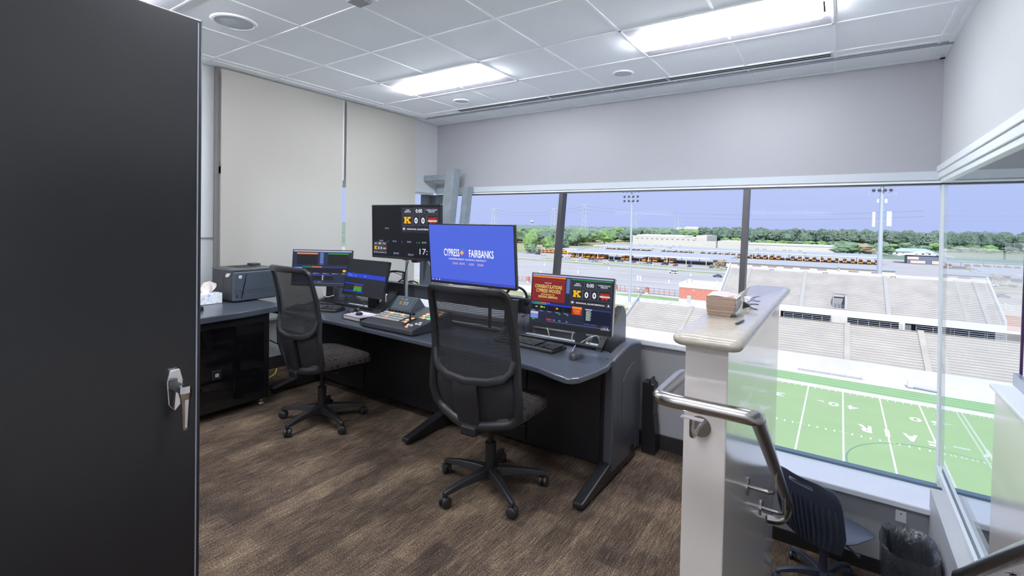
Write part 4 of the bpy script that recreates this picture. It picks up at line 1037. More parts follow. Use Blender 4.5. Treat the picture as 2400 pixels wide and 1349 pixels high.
# ------------------------------------------------------------------ jog controller
t = thing('jog_controller', 'small pale controller with a black jog knob beside the switcher', 'controller', (-3.10, 2.52, WT+.001), R_(-3))
MB().rbox(-.12, .12, -.085, .10, 0, .030, .004).build('body', plastic, t)
MB().rbox(-.108, .108, -.083, .095, .028, .034, .003).build('top_plate', mat('lilac_plate', (.60, .52, .62), .35, var=.1, vscale=30), t)
MB().box(-.104, .104, -.0875, -.084, .006, .026).build('front_strip', mat('champagne_strip', (.48, .45, .42), .3), t)
MB().lathe([(.024, 0), (.027, .004), (.027, .014), (.024, .018), (.001, .018)], 28, T=TR(.005, -.02, .034)).build('jog_knob', plastic, t, smooth=40)
for k in range(7): MB().rbox(-.095+k*.029, -.075+k*.029, .06, .078, .033, .039, .003, 1).build('key', mat('key_pale', (.74, .70, .75), .4), t)
for k in range(3): MB().rbox(-.1, -.08, -.06+k*.03, -.042+k*.03, .033, .039, .003, 1).build('key', mat('key_pale', (.74, .70, .75), .4), t)
# ------------------------------------------------------------------ headsets hung on the gables
def headset(label, c, rz, tilt=0):
    t = thing('headset', label, 'headset', c, rz)
    pts = [(.075*math.cos(a), 0, .02+.085*math.sin(a)) for a in [PI*k/12 for k in range(13)]]
    b = MB(); b.tube(pts, .009, 10); b.build('headband', plastic, t, smooth=60)
    for s_ in (-1, 1):
        MB().lathe([(.001, -.018), (.030, -.018), (.038, -.008), (.038, .010), (.028, .018), (.001, .018)], 24, T=TR(s_*.078, 0, -.01) @ RY(PI/2)).build('ear_cup', plastic, t, smooth=50)
    MB().tube([(.085, -.02, -.02), (.09, -.07, -.06), (.05, -.11, -.07)], [.004, .004, .008], 8, smooth=4).build('microphone_boom', plastic, t, smooth=50)
    b = MB(); b.tube([(-.08, .01, -.04), (-.10, .04, -.09), (-.05, .06, -.13), (.05, .05, -.14), (.10, .03, -.12)], .003, 8, smooth=6); b.build('cord', plastic, t, smooth=60)
    return t
h1 = headset('black headset resting on the gable left of the blue monitor', (-3.20, 2.98, 1.02), R_(70)); h1.rotation_euler = (R_(70), R_(10), R_(60))
h2 = headset('black headset hanging between the front chair and the right monitor', (-1.93, 2.965, .93), R_(35)); h2.rotation_euler = (R_(20), R_(0), R_(30))
# intercom handset box behind
t = thing('intercom_station', 'black intercom station on the divider behind the front chair', 'intercom', (-1.925, 2.90, WT+.03), R_(25))
b = MB(); b.prism([(-.05, 0), (.07, 0), (.07, .17), (.04, .20), (-.02, .20)], -.05, .05, 'x'); b.build('body', plastic, t, bevel=.006)
b = MB(); b.add([(-.035, -.047, .02), (.035, -.047, .02), (.035, -.024, .17), (-.035, -.024, .17)], [(0, 1, 2, 3)]); b.build('face', mat('grey_gloss', (.25, .26, .27), .15), t, fixn=False)
# ------------------------------------------------------------------ cables
wcab = mat('white_cable', (.80, .80, .84), .4); bcab = mat('black_cable', (.012, .012, .014), .45); ycab = mat('yellow_cable', (.62, .60, .05), .45)
def cable(label, pts, r, m, loops=6):
    c = Vector(pts[0]); o = MB().tube([Vector(p)-c for p in pts], r, 8, smooth=loops).build('cable', m, None, smooth=60, loc=c)
    return tag(o, label, 'cable')
TZ = TRAY+.006
cable('white cables bundled under the right hand monitor', [(-1.42, 2.93, TZ+.16), (-1.43, 2.87, TZ+.08), (-1.40, 2.86, TZ+.03), (-1.34, 2.87, TZ+.07), (-1.29, 2.88, TZ+.10), (-1.33, 2.90, TZ+.01), (-1.27, 2.95, TZ)], .0035, wcab)
cable('white cable loop standing in the tray near the right gable', [(-1.36, 2.88, TZ), (-1.32, 2.87, TZ+.07), (-1.26, 2.88, TZ+.11), (-1.245, 2.90, TZ+.05), (-1.25, 2.93, TZ)], .0035, wcab)
cable('thin pale cord hanging left of the right hand monitor stand', [(-1.62, 2.9, .86), (-1.63, 2.89, .80), (-1.61, 2.88, .75), (-1.60, 2.90, TZ)], .003, wcab)
cable('white cable dangling behind the high scoreboard monitor', [(-2.96, 3.06, 1.22), (-2.89, 3.07, 1.12), (-2.865, 3.08, .98), (-2.87, 3.09, .80)], .0035, wcab)
cable('black cable hanging from the scoreboard monitor arm', [(-2.93, 2.86, 1.16), (-2.97, 2.87, 1.08), (-2.99, 2.87, .98), (-3.0, 2.88, TZ)], .0035, bcab)
cable('thin black cable curving under the grey touch monitor', [(-3.62, 2.80, TZ+.09), (-3.58, 2.83, TZ+.14), (-3.52, 2.86, TZ+.10), (-3.46, 2.88, TZ)], .003, bcab)
cable('white cable below the grey touch monitor', [(-3.22, 2.88, .84), (-3.19, 2.86, .77), (-3.16, 2.86, TZ+.02), (-3.12, 2.9, TZ)], .0035, wcab)
cable('pale cable under the far left monitor', [(-3.98, 2.80, .90), (-3.95, 2.78, .82), (-3.88, 2.76, .78), (-3.80, 2.78, .80)], .003, wcab)
cable('yellow cable on the carpet by the left wall', [(-4.30, 2.36, .008), (-4.33, 2.45, .008), (-4.42, 2.58, .008), (-4.52, 2.66, .02)], .006, ycab)
cable('black cable curled on the carpet beside the yellow cable', [(-4.12, 2.32, .007), (-4.10, 2.45, .007), (-4.18, 2.62, .007), (-4.32, 2.74, .007), (-4.5, 2.78, .007)], .005, bcab)
cable('black cable sloping down the left wall to the carpet', [(-4.58, 2.62, .30), (-4.58, 2.75, .22), (-4.57, 2.9, .14), (-4.5, 3.0, .01)], .006, bcab)
cable('black cable bundle draped over the rear rail of the desk', [(-2.98, 3.03, .955), (-3.02, 3.0, .975), (-3.08, 2.98, .965), (-3.12, 3.0, .99), (-3.2, 3.03, .965), (-3.3, 3.04, .90)], .006, bcab)
t = thing('usb_dongle', 'small blue grey plug standing in the right cable tray', 'plug', (-1.385, 2.855, TRAY+.001))
MB().rbox(-.012, .012, -.006, .006, 0, .055, .002).build('body', mat('blue_grey_plug', (.22, .28, .36), .35), t)
# ------------------------------------------------------------------ things on the stone cap
CAPZ = 1.115
def nap_mat(): return mat('napkin_kraft', (.36, .255, .195), .85, var=.10, vscale=40, vstretch=(.2, .2, 6))
t = thing('napkin_stack', 'tall stack of brown paper napkins on the stone cap', 'napkins', (-.405, 2.235, CAPZ), R_(2))
rr = random.Random(5); b = MB(); b2 = MB()
for k in range(34):
    z = k*.0024; u = k/33
    w_ = .049; dy = .07; j = rr.uniform(-.0012, .0012)
    x0 = -w_-.006*math.sin(u*PI*.6)+j; x1 = w_-.014*(1-u)**2+.010*math.sin(u*3)+rr.uniform(-.002, .002)
    if u < .35: x1 -= .0
    b.box(x0, x1, -dy+j-.004*math.sin(u*3.1), dy, z, z+.0021)
    if k > 3: b2.rbox(x1-.003, x1+.004+.003*(k % 3), -dy+.003+j+.004*(k % 2), dy-.002, z+.0003, z+.0022, .0008, 1)
b.build('folded_napkins', nap_mat(), t)
b2.build('folded_edges', mat('napkin_lit_edge', (.66, .63, .62), .9), t)  # right edges coloured pale for the window light falling on them
b = MB(); b.grid(lambda a, c: (-.052+.106*a, -.071+.142*c, .0822+.003*math.sin(a*5)+.003*c), 8, 8, thick=.0015); b.build('top_napkin', mat('napkin_top', (.50, .44, .43), .85), t, smooth=True)
def clip(label, c, rz, m, tip):
    t = thing('binder_clip', label, 'binder clip', c, rz)
    b = MB(); b.prism([(-.016, 0), (.016, 0), (.003, .028), (-.003, .028)], -.020, .020, 'y', T=tip); b.build('clip_body', m, t, bevel=.001)
    b = MB()
    for s_ in (-1, 1):
        b.tube([(s_*.004, -.012, .026), (s_*.010, -.011, .045), (s_*.012, -.006, .062), (s_*.012, .006, .062), (s_*.010, .011, .045), (s_*.004, .012, .026)], .0012, 6, T=tip, smooth=4)
    b.build('wire_handles', bcab if m is not wcab else chrome, t, smooth=60)
    return t
clip('black binder clip beside the napkin stack', (-.362, 2.46, CAPZ+.016), R_(10), plastic, RY(R_(95)))
clip('clear and black binder clip further along the stone cap', (-.372, 2.64, CAPZ+.018), R_(-20), mat('clear_clip', (.55, .60, .70), .15), RY(R_(80)))
o = MB().tube([(0, 0, 0), (.012, .09, 0)], .004, 8).build('pen', mat('dark_blue_pen', (.05, .06, .12), .3), None, smooth=60, loc=(-.318, 2.02, CAPZ+.004)); tag(o, 'thin dark pen near the right edge of the stone cap', 'pen')
# ------------------------------------------------------------------ black case leaning behind the desk
t = thing('equipment_case', 'tall slim black plastic case standing between desk and wall', 'case', (-1.00, 3.185, 0))
b = MB(); b.prism([(-.045, 0), (.045, 0), (.045, .15), (.040, .19), (.035, .24), (.030, .26), (.030, .455), (.012, .462), (.008, .49), (-.003, .49), (-.006, .465), (-.045, .465)], -.045, .045, 'y'); b.build('body', plastic, t, bevel=.004)
MB().box(.030, .0315, -.02, .0, .36, .39).build('latch', greyp, t)
t = thing('junction_box', 'small white junction cover on the lower wall above the bin', 'junction box', (.40, 4.40, -.52))
MB().rbox(-.03, .03, -.014, 0, -.04, .04, .003).build('cover', whitep, t)
MB().cyl((0, 0), .004, 0, .002, 10, T=TR(0, -.014, .02) @ RX(PI/2)).build('screw', plastic, t)
# ================================================================== OUTSIDE
G0 = -23.83
rnd = random.Random(11)
conc = mat('stand_concrete', (.56, .55, .545), .8, var=.05, vscale=.4)
asph = mat('parking_concrete', (.385, .375, .375), .85, var=.13, vscale=.06, vstretch=(.5, 3, 1))
turf = mat('turf_green', (.27, .385, .195), .9, var=.04, vscale=.2)
turfd = mat('turf_dark_green', (.21, .36, .17), .9, var=.05, vscale=.3)
white = mat('paint_white', (.58, .58, .59), .7)
grass = mat('grass_green', (.24, .30, .13), .95, var=.22, vscale=.12)
grassd = mat('grass_dry', (.32, .32, .17), .95, var=.2, vscale=.15)
roofm = mat('metal_roof_grey', (.36, .39, .43), .5, var=.04, vscale=.3)
cream = mat('cream_wall', (.56, .54, .50), .8)
brick = mat('brick_red', (.50, .20, .15), .85, var=.10, vscale=1.5)
brick2 = mat('brick_tan', (.42, .30, .24), .85, var=.1, vscale=1.5)
dark = mat('dark_opening', (.03, .035, .045), .6)
gpole = mat('pole_grey', (.50, .56, .62), .45, metal=.3)
lamph = mat('floodlight_dark', (.08, .08, .13), .4)
def ground(name, poly, z, m, h=.02):
    o = MB().prism(poly, z-h, z).build(name, m); return struct(o)
far_land = ground('ground', [(-9000, -200), (9000, -200), (9000, 11000), (-9000, 11000)], G0-.10, mat('distant_land_green', (.16, .23, .16), .95, var=.3, vscale=.006), .5)
ground('ground_parking', [(-420, 152), (160, 152), (160, 560), (-235, 560), (-235, 385), (-420, 300)], G0-.02, asph)
ground('ground_concourse', [(-46, 106), (80, 106), (80, 190), (-46, 190)], G0, conc)
ground('ground_lawn', [(-200, 60), (-41.3, 60), (-41.3, 156), (-80, 166), (-200, 150)], G0+.0, grassd)
ground('ground_path', [(-48, 150), (-130, 158), (-130, 168), (-62, 180), (-44, 182)], G0+.02, conc)
ground('ground_meadow', [(-420, 420), (-236, 420), (-236, 900), (-520, 900)], G0-.0, grassd)
ground('ground_meadow_left', [(-420, 305), (-245, 345), (-236, 420), (-420, 420)], G0, grass)
el = [(-56+13*math.cos(a), 174+4.2*math.sin(a)) for a in [2*PI*k/24 for k in range(24)]]
tag(MB().prism(el, G0+.02, G0+.06).build('oval_lawn', mat('lawn_bright', (.23, .34, .15), .95, var=.15, vscale=.4)), 'oval green lawn behind the floodlight pole', 'lawn')
for nm, pl, lab in (('grass_strip', [(-330, 303), (-170, 297), (-60, 287.5), (-40, 287), (-40, 292), (-60, 294), (-170, 304), (-330, 310)], 'long grass strip nearer the field across the parking lot'),
                ('grass_strip', [(-185, 317), (-110, 315), (-44, 308), (-44, 313), (-110, 322), (-185, 324)], 'short grass strip between parking lot lane and bus canopy')):
    tag(MB().prism(pl, G0-.01, G0+.03).build(nm, grass), lab, 'grass')
# ---- football field
b = MB(); b.prism([(-70, 40), (90, 40), (90, 94.8), (-70, 94.8)], G0-.1, G0+.02, m=0)
b.prism([(-70, 94.8), (90, 94.8), (90, 100.2), (-70, 100.2)], G0-.1, G0+.02, m=1)
b.prism([(-70, 100.2), (90, 100.2), (90, 106), (-70, 106)], G0-.1, G0+.018, m=2)
def fq(x0, x1, y0, y1, m=3, z=.03): b.quad((x0, y0, G0+z), (x1, y0, G0+z), (x1, y1, G0+z), (x0, y1, G0+z), m)
fq(-70, 90, 92.75, 94.75)
for y in (96.3, 97.6, 98.9): fq(-70, 90, y, y+.12, 4)
X50 = 10.06
for k in range(-14, 15):
    x = X50+4.572*k
    if abs(k) <= 10: fq(x-.10, x+.10, 44, 92.75)
    if abs(k) <= 10:
        fq(x-.55, x+.55, 74.15, 74.27, 3, .034)
for k in range(-50, 51):
    x = X50+.9144*k
    if k % 5 == 0: continue
    fq(x-.07, x+.07, 92.0, 92.6); fq(x-.09, x+.09, 73.85, 74.5)
def ftext(st, cx, cy, w_, h_, bold=.03, m=3, z=.036):
    vs, fs = text_mesh(st, bold)
    b.add([(cx+w_/2-w_*x, cy+h_/2-h_*y, G0+z) for x, y in vs], fs, m)
for num, k in (('50', 0), ('40', -2), ('40', 2), ('30', -4), ('30', 4)):
    x = X50+4.572*k
    ftext(num[1], x-1.12, 85.4, 1.35, 1.9); ftext(num[0], x+1.15, 85.4, 1.35, 1.9)
    if k < 0: b.add([(x-3.6, 85.9, G0+.036), (x-2.3, 85.55, G0+.036), (x-2.3, 86.1, G0+.036)], [(0, 1, 2)], 3)
for i, ch in enumerate('CY-FAIR'):
    ftext(ch, X50+6.9-2.3*i, 77.4, 1.5 if ch != 'I' else .5, 2.7 if ch != '-' else .5, .05)
ring = [(X50+8.95*math.cos(2*PI*k/72), 66.3+8.95*math.sin(2*PI*k/72)) for k in range(73)]
for (x0, y0), (x1, y1) in zip(ring, ring[1:]):
    cx, cy = X50, 66.3
    f_in = .985
    b.quad((x0, y0, G0+.033), (x1, y1, G0+.033), (cx+(x1-cx)*f_in, cy+(y1-cy)*f_in, G0+.033), (cx+(x0-cx)*f_in, cy+(y0-cy)*f_in, G0+.033), 5)
struct(b.build('ground_field', [turf, turfd, conc, white, mat('paint_faint_line', (.50, .64, .45), .8), mat('paint_teal_line', (.12, .26, .18), .8)], fixn=False))
# ---- unseen stand added below the windows to bounce light onto the ceiling
t = thing('bounce_grandstand', 'unseen pale grandstand added below the press box windows to bounce light', 'grandstand', (0, 0, 0))
b = MB()
for k in range(20): b.box(-60, 80, 8+1.5*k, 9.5+1.5*k, G0-2, G0+16-.75*k)
b.build('seating', mat('bounce_concrete', (.72, .70, .68), .8), t)
# ---- stands
def stand(b, x0, x1, ya, za, yb_, zb, rows, m_t=0, m_r=1):
    dy = (yb_-ya)/rows; dz = (zb-za)/rows
    for k in range(rows):
        y = ya+dy*k; z = za+dz*(k+1)
        b.box(x0, x1, y, yb_, z-dz, z-.0, m_t); b.box(x0+.2, x1-.2, y-.004, y, z-dz, z-.02, m_r)
        b.box(x0+.3, x1-.3, y+.10, y+.42, z+.16, z+.21, 2)
seatb = mat('bench_aluminium', (.60, .575, .53), .5, var=.10, vscale=.12, vstretch=(.6, 6, 6))
riser = mat('riser_shade', (.42, .405, .395), .9, var=.15, vscale=.3)  # darker row fronts stand in for the shadow lines under the benches
t = thing('lower_grandstand', 'long lower grandstand of pale rows beside the field', 'grandstand', (0, 0, 0))
b = MB(); stand(b, -41, 61, 105, -22.4, 118, -17.1, 17); b.box(-41, 61, 104.8, 105, G0, -21.3); b.build('seating', [conc, riser, mat('bench_aged_tan', (.60, .545, .46), .5, var=.14, vscale=.12, vstretch=(.6, 6, 6))], t)
b = MB()
for x in (-41.2, 61): b.add([(x, 104.8, G0), (x+.25, 104.8, G0), (x, 104.8, -21.2), (x+.25, 104.8, -21.2), (x, 119, G0), (x+.25, 119, G0), (x, 119, -15.7), (x+.25, 119, -15.7)], [(0, 2, 3, 1), (4, 5, 7, 6), (0, 4, 6, 2), (1, 3, 7, 5), (2, 6, 7, 3), (0, 1, 5, 4)])
b.build('side_wall', mat('side_wall_blue_grey', (.45, .49, .55), .7), t)
for x in (-28, -13.7, 1.5, 12.6, 27, 42): b = MB(); [b.box(x-.45, x+.45, 105+.7647*k, 105+.7647*(k+1), -22.4+.3118*k, -22.4+.3118*(k+1)+.36) for k in range(17)]; b.build('aisle', mat('aisle_concrete', (.45, .435, .41), .8, var=.1, vscale=.2), t)
def rail(b, p, q, h=1.05, n=6, rr=.035, rails=3):
    p, q = Vector(p), Vector(q)
    for k in range(n+1):
        a = p+(q-p)*k/n; b.tube([a, a+Vector((0, 0, h))], rr, 5)
    for j in range(rails):
        z = h*(j+1)/rails; b.tube([p+Vector((0, 0, z)), q+Vector((0, 0, z))], rr*.8, 5)
b = MB(); rail(b, (-40.5, 118, -17.1), (-29, 118, -17.1), 1, 6)
for x0, x1 in ((-22, -12), (-9.5, -1), (1.5, 10), (12, 24), (26, 40)): rail(b, (x0, 118.2, -17.1), (x1, 118.2, -17.1), 1.1, 5)
b.build('top_railing', gpole, t)
t = thing('upper_grandstand', 'steep upper grandstand with a white parapet above the dark gap', 'grandstand', (0, 0, 0))
b = MB(); XL, XR = -22.4, 42.5
dy, dz, rows = 13.5/24, 6.5/24, 24
for k in range(rows):
    y = 118.8+dy*k; z = -14.9+dz*(k+1)
    for x0, x1 in (((XL, -1.0), (1.15, XR)) if 2 <= k <= 9 else ((XL, XR),)):
        b.box(x0, x1, y, y+dy+.02, z-dz*1.0-.3, z, 0); b.box(x0+.2, x1-.2, y+.02, y+.29, z+.10, z+.14, 2); b.box(x0+.2, x1-.2, y-.004, y, z-dz, z, 1)
b.build('seating', [conc, riser, seatb], t)
b = MB().box(XL-.3, XR+.3, 118.35, 118.8, -15.75, -14.55).box(XL-.3, XR+.3, 118.8, 120.5, -15.3, -14.9); b.build('front_beam', white, t)
MB().box(XL-.3, XR+.3, 132.3, 132.7, -12, -7.75).build('parapet', cream if False else mat('parapet_white', (.56, .555, .55), .8), t)
b = MB()
for x in (XL-.35, XR+.05): b.add([(x, 118.4, -15.7), (x+.3, 118.4, -15.7), (x, 118.4, -13.7), (x+.3, 118.4, -13.7), (x, 132.5, -10), (x+.3, 132.5, -10), (x, 132.5, -7.1), (x+.3, 132.5, -7.1)], [(0, 2, 3, 1), (4, 5, 7, 6), (0, 4, 6, 2), (1, 3, 7, 5), (2, 6, 7, 3), (0, 1, 5, 4)])
b.build('side_wall', mat('side_wall_pale', (.60, .63, .68), .7), t)
b = MB().box(-1.0, -.85, 119.5, 125, -15, -11.9).box(1.0, 1.15, 119.5, 125, -15, -11.9).box(-1, 1.15, 124.8, 125, -15, -11.6); v = b.build('stair_opening', mat('opening_grey', (.38, .38, .42), .8), t)
b = MB(); rail(b, (-.9, 119.6, -14.6), (1.05, 119.6, -14.6), 1, 3); b.build('opening_railing', gpole, t)
for x in (-18, -6.5, 8, 22, 35): b = MB(); [b.box(x-.35, x+.35, 118.8+dy*k, 118.8+dy*(k+1), -14.9+dz*k, -14.9+dz*(k+1)+.33) for k in range(24)]; b.build('aisle', mat('upper_aisle', (.44, .44, .44), .8), t)
b = MB()
for x in (-11, 10.9, 30): b.box(x-.45, x+.45, 118.8, 119.6, G0, -15.3)
b.box(XL, XR, 124, 124.3, G0, -14).build('support_wall', mat('concourse_shade_wall', (.16, .17, .20), .8), t)  # coloured dark for the shade in the gap under the upper stand
b = MB().box(-1.2, 1.5, 118.3, 118.8, -17.0, -15.6).box(-10.9, -10.1, 118.3, 118.8, -17.0, -15.6).box(9.5, 10.4, 118.3, 118.8, -17, -15.6); b.build('beam_blocks', conc, t)
for x, lab in ((-14.6, 'left'), (-3.9, 'middle'), (8.2, 'right')):
    o = MB().box(-.45, .45, -.03, 0, -.2, .2).box(-.3, .3, -.035, -.03, -.1, .1, 1).build('section_sign', [dark, white], None, loc=(x+1.2, 132.28, -8.35)); tag(o, 'small dark section sign on the %s part of the upper parapet' % lab, 'sign')
t = thing('team_bench', 'long white team bench at the far sideline', 'bench', (-.9, 102.4, G0))
MB().box(-4.8, 4.8, -.2, .2, .42, .5).build('seat', white, t); MB().box(-4.8, 4.8, .25, .32, .7, .95).build('backrest', white, t)
[MB().box(x-.05, x+.05, -.15, .3, 0, .75).build('leg', gpole, t) for x in (-4.5, -2.3, 0, 2.3, 4.5)]
t = thing('rolled_tarp', 'pale blue grey roll lying at the sideline near the right mullion', 'tarp roll', (11.6, 102.2, G0))
MB().tube([(-1.7, 0, .45), (2.2, -.6, .4)], .34, 12).build('roll', mat('tarp_blue_grey', (.42, .47, .56), .6), t, smooth=60)
MB().cyl((0, 0), .6, -.35, .35, 18, T=TR(-1.7, 0, .6) @ RY(PI/2)).build('end_disc', mat('tarp_end', (.62, .66, .74), .5), t, smooth=40)
# ---- stadium floodlights
def floodlight(label, x, y, r0, r1, top, rows_, ant=False):
    t = thing('stadium_floodlight', label, 'light pole', (x, y, G0)); h = top-G0
    MB().cyl((0, 0), r0, 0, h, 18, r2=r1).build('pole', gpole, t, smooth=50)
    MB().box(-1.1, 1.1, -1.1, 1.1, -.1, 1.5).build('footing', conc, t)
    for z, n, w_ in rows_: MB().box(-w_/2, w_/2, -.5, -.36, z-G0-.08, z-G0+.08).build('crossarm', gpole, t)
    for z, n, w_ in rows_:
        for k in range(n):
            xx = -w_/2+w_*k/(n-1)
            MB().lathe([(.05, .45), (.30, .25), (.40, 0), (.36, -.03), (.001, -.02)], 14, T=TR(xx, -.75, z-G0) @ RX(R_(68))).build('lamp_head', lamph, t, smooth=50)
    return t
floodlight('slim stadium floodlight pole with three rows of lamps, left of centre', -53.9, 147.65, .42, .24, 12.0, ((12.3, 5, 5.1), (10.7, 4, 4.2), (9.35, 4, 4.2)))
t = floodlight('thick stadium floodlight pole with white antennas, behind the upper stand', 7.7, 145, .66, .36, 12.6, ((12.3, 6, 5.2), (11.05, 4, 3.2)), True)
for (xa, xb, z0, z1) in ((-1.75, -1.1, 2.4, 6.0), (.95, 1.95, 2.6, 6.1), (-.95, -.5, 8.1, 9.0), (.45, 1.05, 8.0, 9.0)): MB().rbox(xa, xb, -.55, -.25, z0-G0, z1-G0, .05, 1).build('antenna_panel', white, t)
b = MB(); rail(b, (-2.6, -.3, 9.6-G0), (2.6, -.3, 9.6-G0), .9, 4, .04, 2); rail(b, (-.9, -.2, 3.2-G0), (.9, -.2, 3.2-G0), .5, 2, .05, 1); rail(b, (-1.4, -.2, -4-G0), (1.4, -.2, -4-G0), .3, 3, .05, 1); b.build('platform_frame', gpole, t)
# ---- brick ticket building and fence
def ticket(label, x0, x1, y0, y1, door):
    t = thing('brick_building', label, 'building', (x0, y0, G0)); w_ = x1-x0; d_ = y1-y0
    MB().box(0, w_, 0, d_, 1.25, 5.0).build('brick_wall', brick, t); MB().box(-.1, w_+.1, -.1, d_, 0, 1.25).build('base_band', cream, t); MB().box(-.15, w_+.15, -.15, d_+.15, 5.0, 6.6).build('parapet', cream, t)
    if door:
        MB().box(2.6, 3.9, -.16, -.05, 0, 2.5).build('door', mat('door_blue_grey', (.42, .47, .48), .5), t); MB().box(4.4, 4.9, -.12, -.02, 4.1, 4.4).build('wall_lamp', white, t)
        [MB().box(*q).build('roof_unit', mat('roof_unit_grey', (.6, .62, .64), .6), t) for q in ((1.0, 1.9, 2, 3, 6.6, 7.1), (2.2, 3.3, 2.2, 3.4, 6.6, 7.7), (11.5, 11.9, 1, 1.4, 6.6, 8))]
    return t
ticket('brick ticket building with a cream parapet behind the lower stand', -44.7, -25, 170, 182, True)
t = thing('perimeter_fence', 'dark metal fence with a red rail along the parking lot', 'fence', (0, 0, 0))
p0 = MB().box(-.04, .04, 0, .08, 0, 2.2).build('post', dark, t); p0.location = (-160, 183, G0)
for k in range(1, 60):
    o = p0.copy(); COL.objects.link(o); o.parent = t; o.location = (-160+1.9*k, 183, G0)
MB().box(-160, -46, 183, 183.05, G0+2.12, G0+2.2).box(-160, -46, 183, 183.05, G0+.1, G0+.16).build('rails', dark, t)
MB().box(-160, -46, 182.9, 182.98, G0+.95, G0+1.15).build('red_rail', mat('red_rail', (.62, .16, .16), .6), t)
for i, x in enumerate((-112.3, -72.0, -59.6)):
    o = MB().box(-.6, .6, -.6, .6, 0, .6, 1).box(-.55, .55, -.55, .55, .6, 2.5, 0).build('brick_pillar', [brick, cream], None, loc=(x, 181.6, G0)); tag(o, ('brick fence pillar under the large blue monitor', 'brick fence pillar just right of the congratulations monitor', 'brick fence pillar right of the slim floodlight pole')[i], 'pillar', 'brick pillars along the fence')
# ---- parking lot lamps
LP = [(-152.4, 266.0, -11.8), (-114.0, 234.4, -8.2), (-110.9, 268.5, -7.8), (-64.0, 225.6, -8.0), (-64.3, 265.9, -11.7), (-65.5, 189.5, -11.1), (-128.4, 219.9, -8.4), (-100.7, 317.2, -13), (-153.0, 311.5, -13), (-18.0, 352, -13)]
LL = ['left of the slanted first mullion', 'just above the congratulations monitor', 'between the first mullion and the slim floodlight', 'in front of the white van', 'right of the white van', 'carrying two white banners', 'at the right edge of the blue monitor', 'by the short grass strip', 'beside the canopy corner', 'far behind the upper stand parapet']
for (x, y, zt), l in zip(LP, LL):
    t = thing('parking_lamp', 'thin grey parking lot lamp post '+l, 'lamp post', (x, y, G0), 0, 'parking lot lamp posts')
    MB().cyl((0, 0), .11, 0, zt-G0, 8, r2=.07).build('post', gpole, t); MB().cyl((0, 0), .38, 0, 1.1, 12).build('base', mat('base_cream', (.78, .75, .66), .8), t)
    MB().box(-.9, .9, -.15, .15, zt-G0-.1, zt-G0+.1).build('lamp_head', lamph, t)
    if 'banners' in l: [MB().box(xa, xa+.7, -.03, .03, 3.8, 5.9).build('banner', white, t) for xa in (-.95, .2)]
# ---- cars and vans
def carmesh(kind):
    b = MB(); L_ = 4.6 if kind != 'van' else 5.0; H_ = 1.45 if kind == 'car' else 1.8
    body = [(-L_/2, .35), (-L_/2, .8), (-L_*.38, .92), (-L_*.22, .98), (-L_*.10, H_), (L_*.22 if kind == 'car' else L_*.38, H_), (L_*.40 if kind == 'car' else L_*.47, .98), (L_/2, .85), (L_/2, .35)]
    b.prism(body, -.88, .88, 'y'); return b
def glassmesh(kind):
    b = MB(); L_ = 4.6 if kind != 'van' else 5.0; H_ = 1.45 if kind == 'car' else 1.8
    xa, xb = -L_*.205, (L_*.375 if kind == 'car' else L_*.455)
    b.prism([(xa, 1.0), (-L_*.105, H_-.09), (L_*.21 if kind == 'car' else L_*.37, H_-.09), (xb, 1.0)], -.895, .895, 'y')
    b.add([(-L_*.235, -.75, 1.0), (-L_*.235, .75, 1.0), (-L_*.115, .68, H_-.06), (-L_*.115, -.68, H_-.06)], [(0, 1, 2, 3)])
    xe = (L_*.41, L_*.235) if kind == 'car' else (L_*.478, L_*.39)
    b.add([(xe[0], -.75, 1.02), (xe[0], .75, 1.02), (xe[1], .68, H_-.06), (xe[1], -.68, H_-.06)], [(0, 1, 2, 3)])
    return b
CG = mat('car_glass', (.03, .04, .06), .1); CT = mat('tyre', (.015, .015, .016), .8)
protos = {}
def car(x, y, rz, kind, colr, cname, label, group='cars in the stadium parking lot'):
    key = (kind, cname)
    if key not in protos:
        o = carmesh(kind).build('car_body_mesh', mat('car_paint_'+cname, colr, .25, coat=.5), bevel=.08); g_ = glassmesh(kind).build('windows', CG, o, fixn=False); L_ = 4.6
        for sx_ in (-1, 1):
            for sy_ in (-1, 1): MB().cyl((0, 0), .33, -.1, .1, 14, T=TR(sx_*1.4, sy_*.82, .33) @ RX(PI/2)).build('wheel', CT, o)
        o.name = 'car' if kind == 'car' else 'van'; protos[key] = o
    else: o = dup(protos[key])
    o.location = (x, y, G0); o.rotation_euler = (0, 0, rz)
    return tag(o, label, 'car', group)
BL = (.06, .10, .22); WH = (.8, .8, .8); RD = (.38, .02, .03); SV = (.5, .52, .55); DK = (.04, .05, .07)
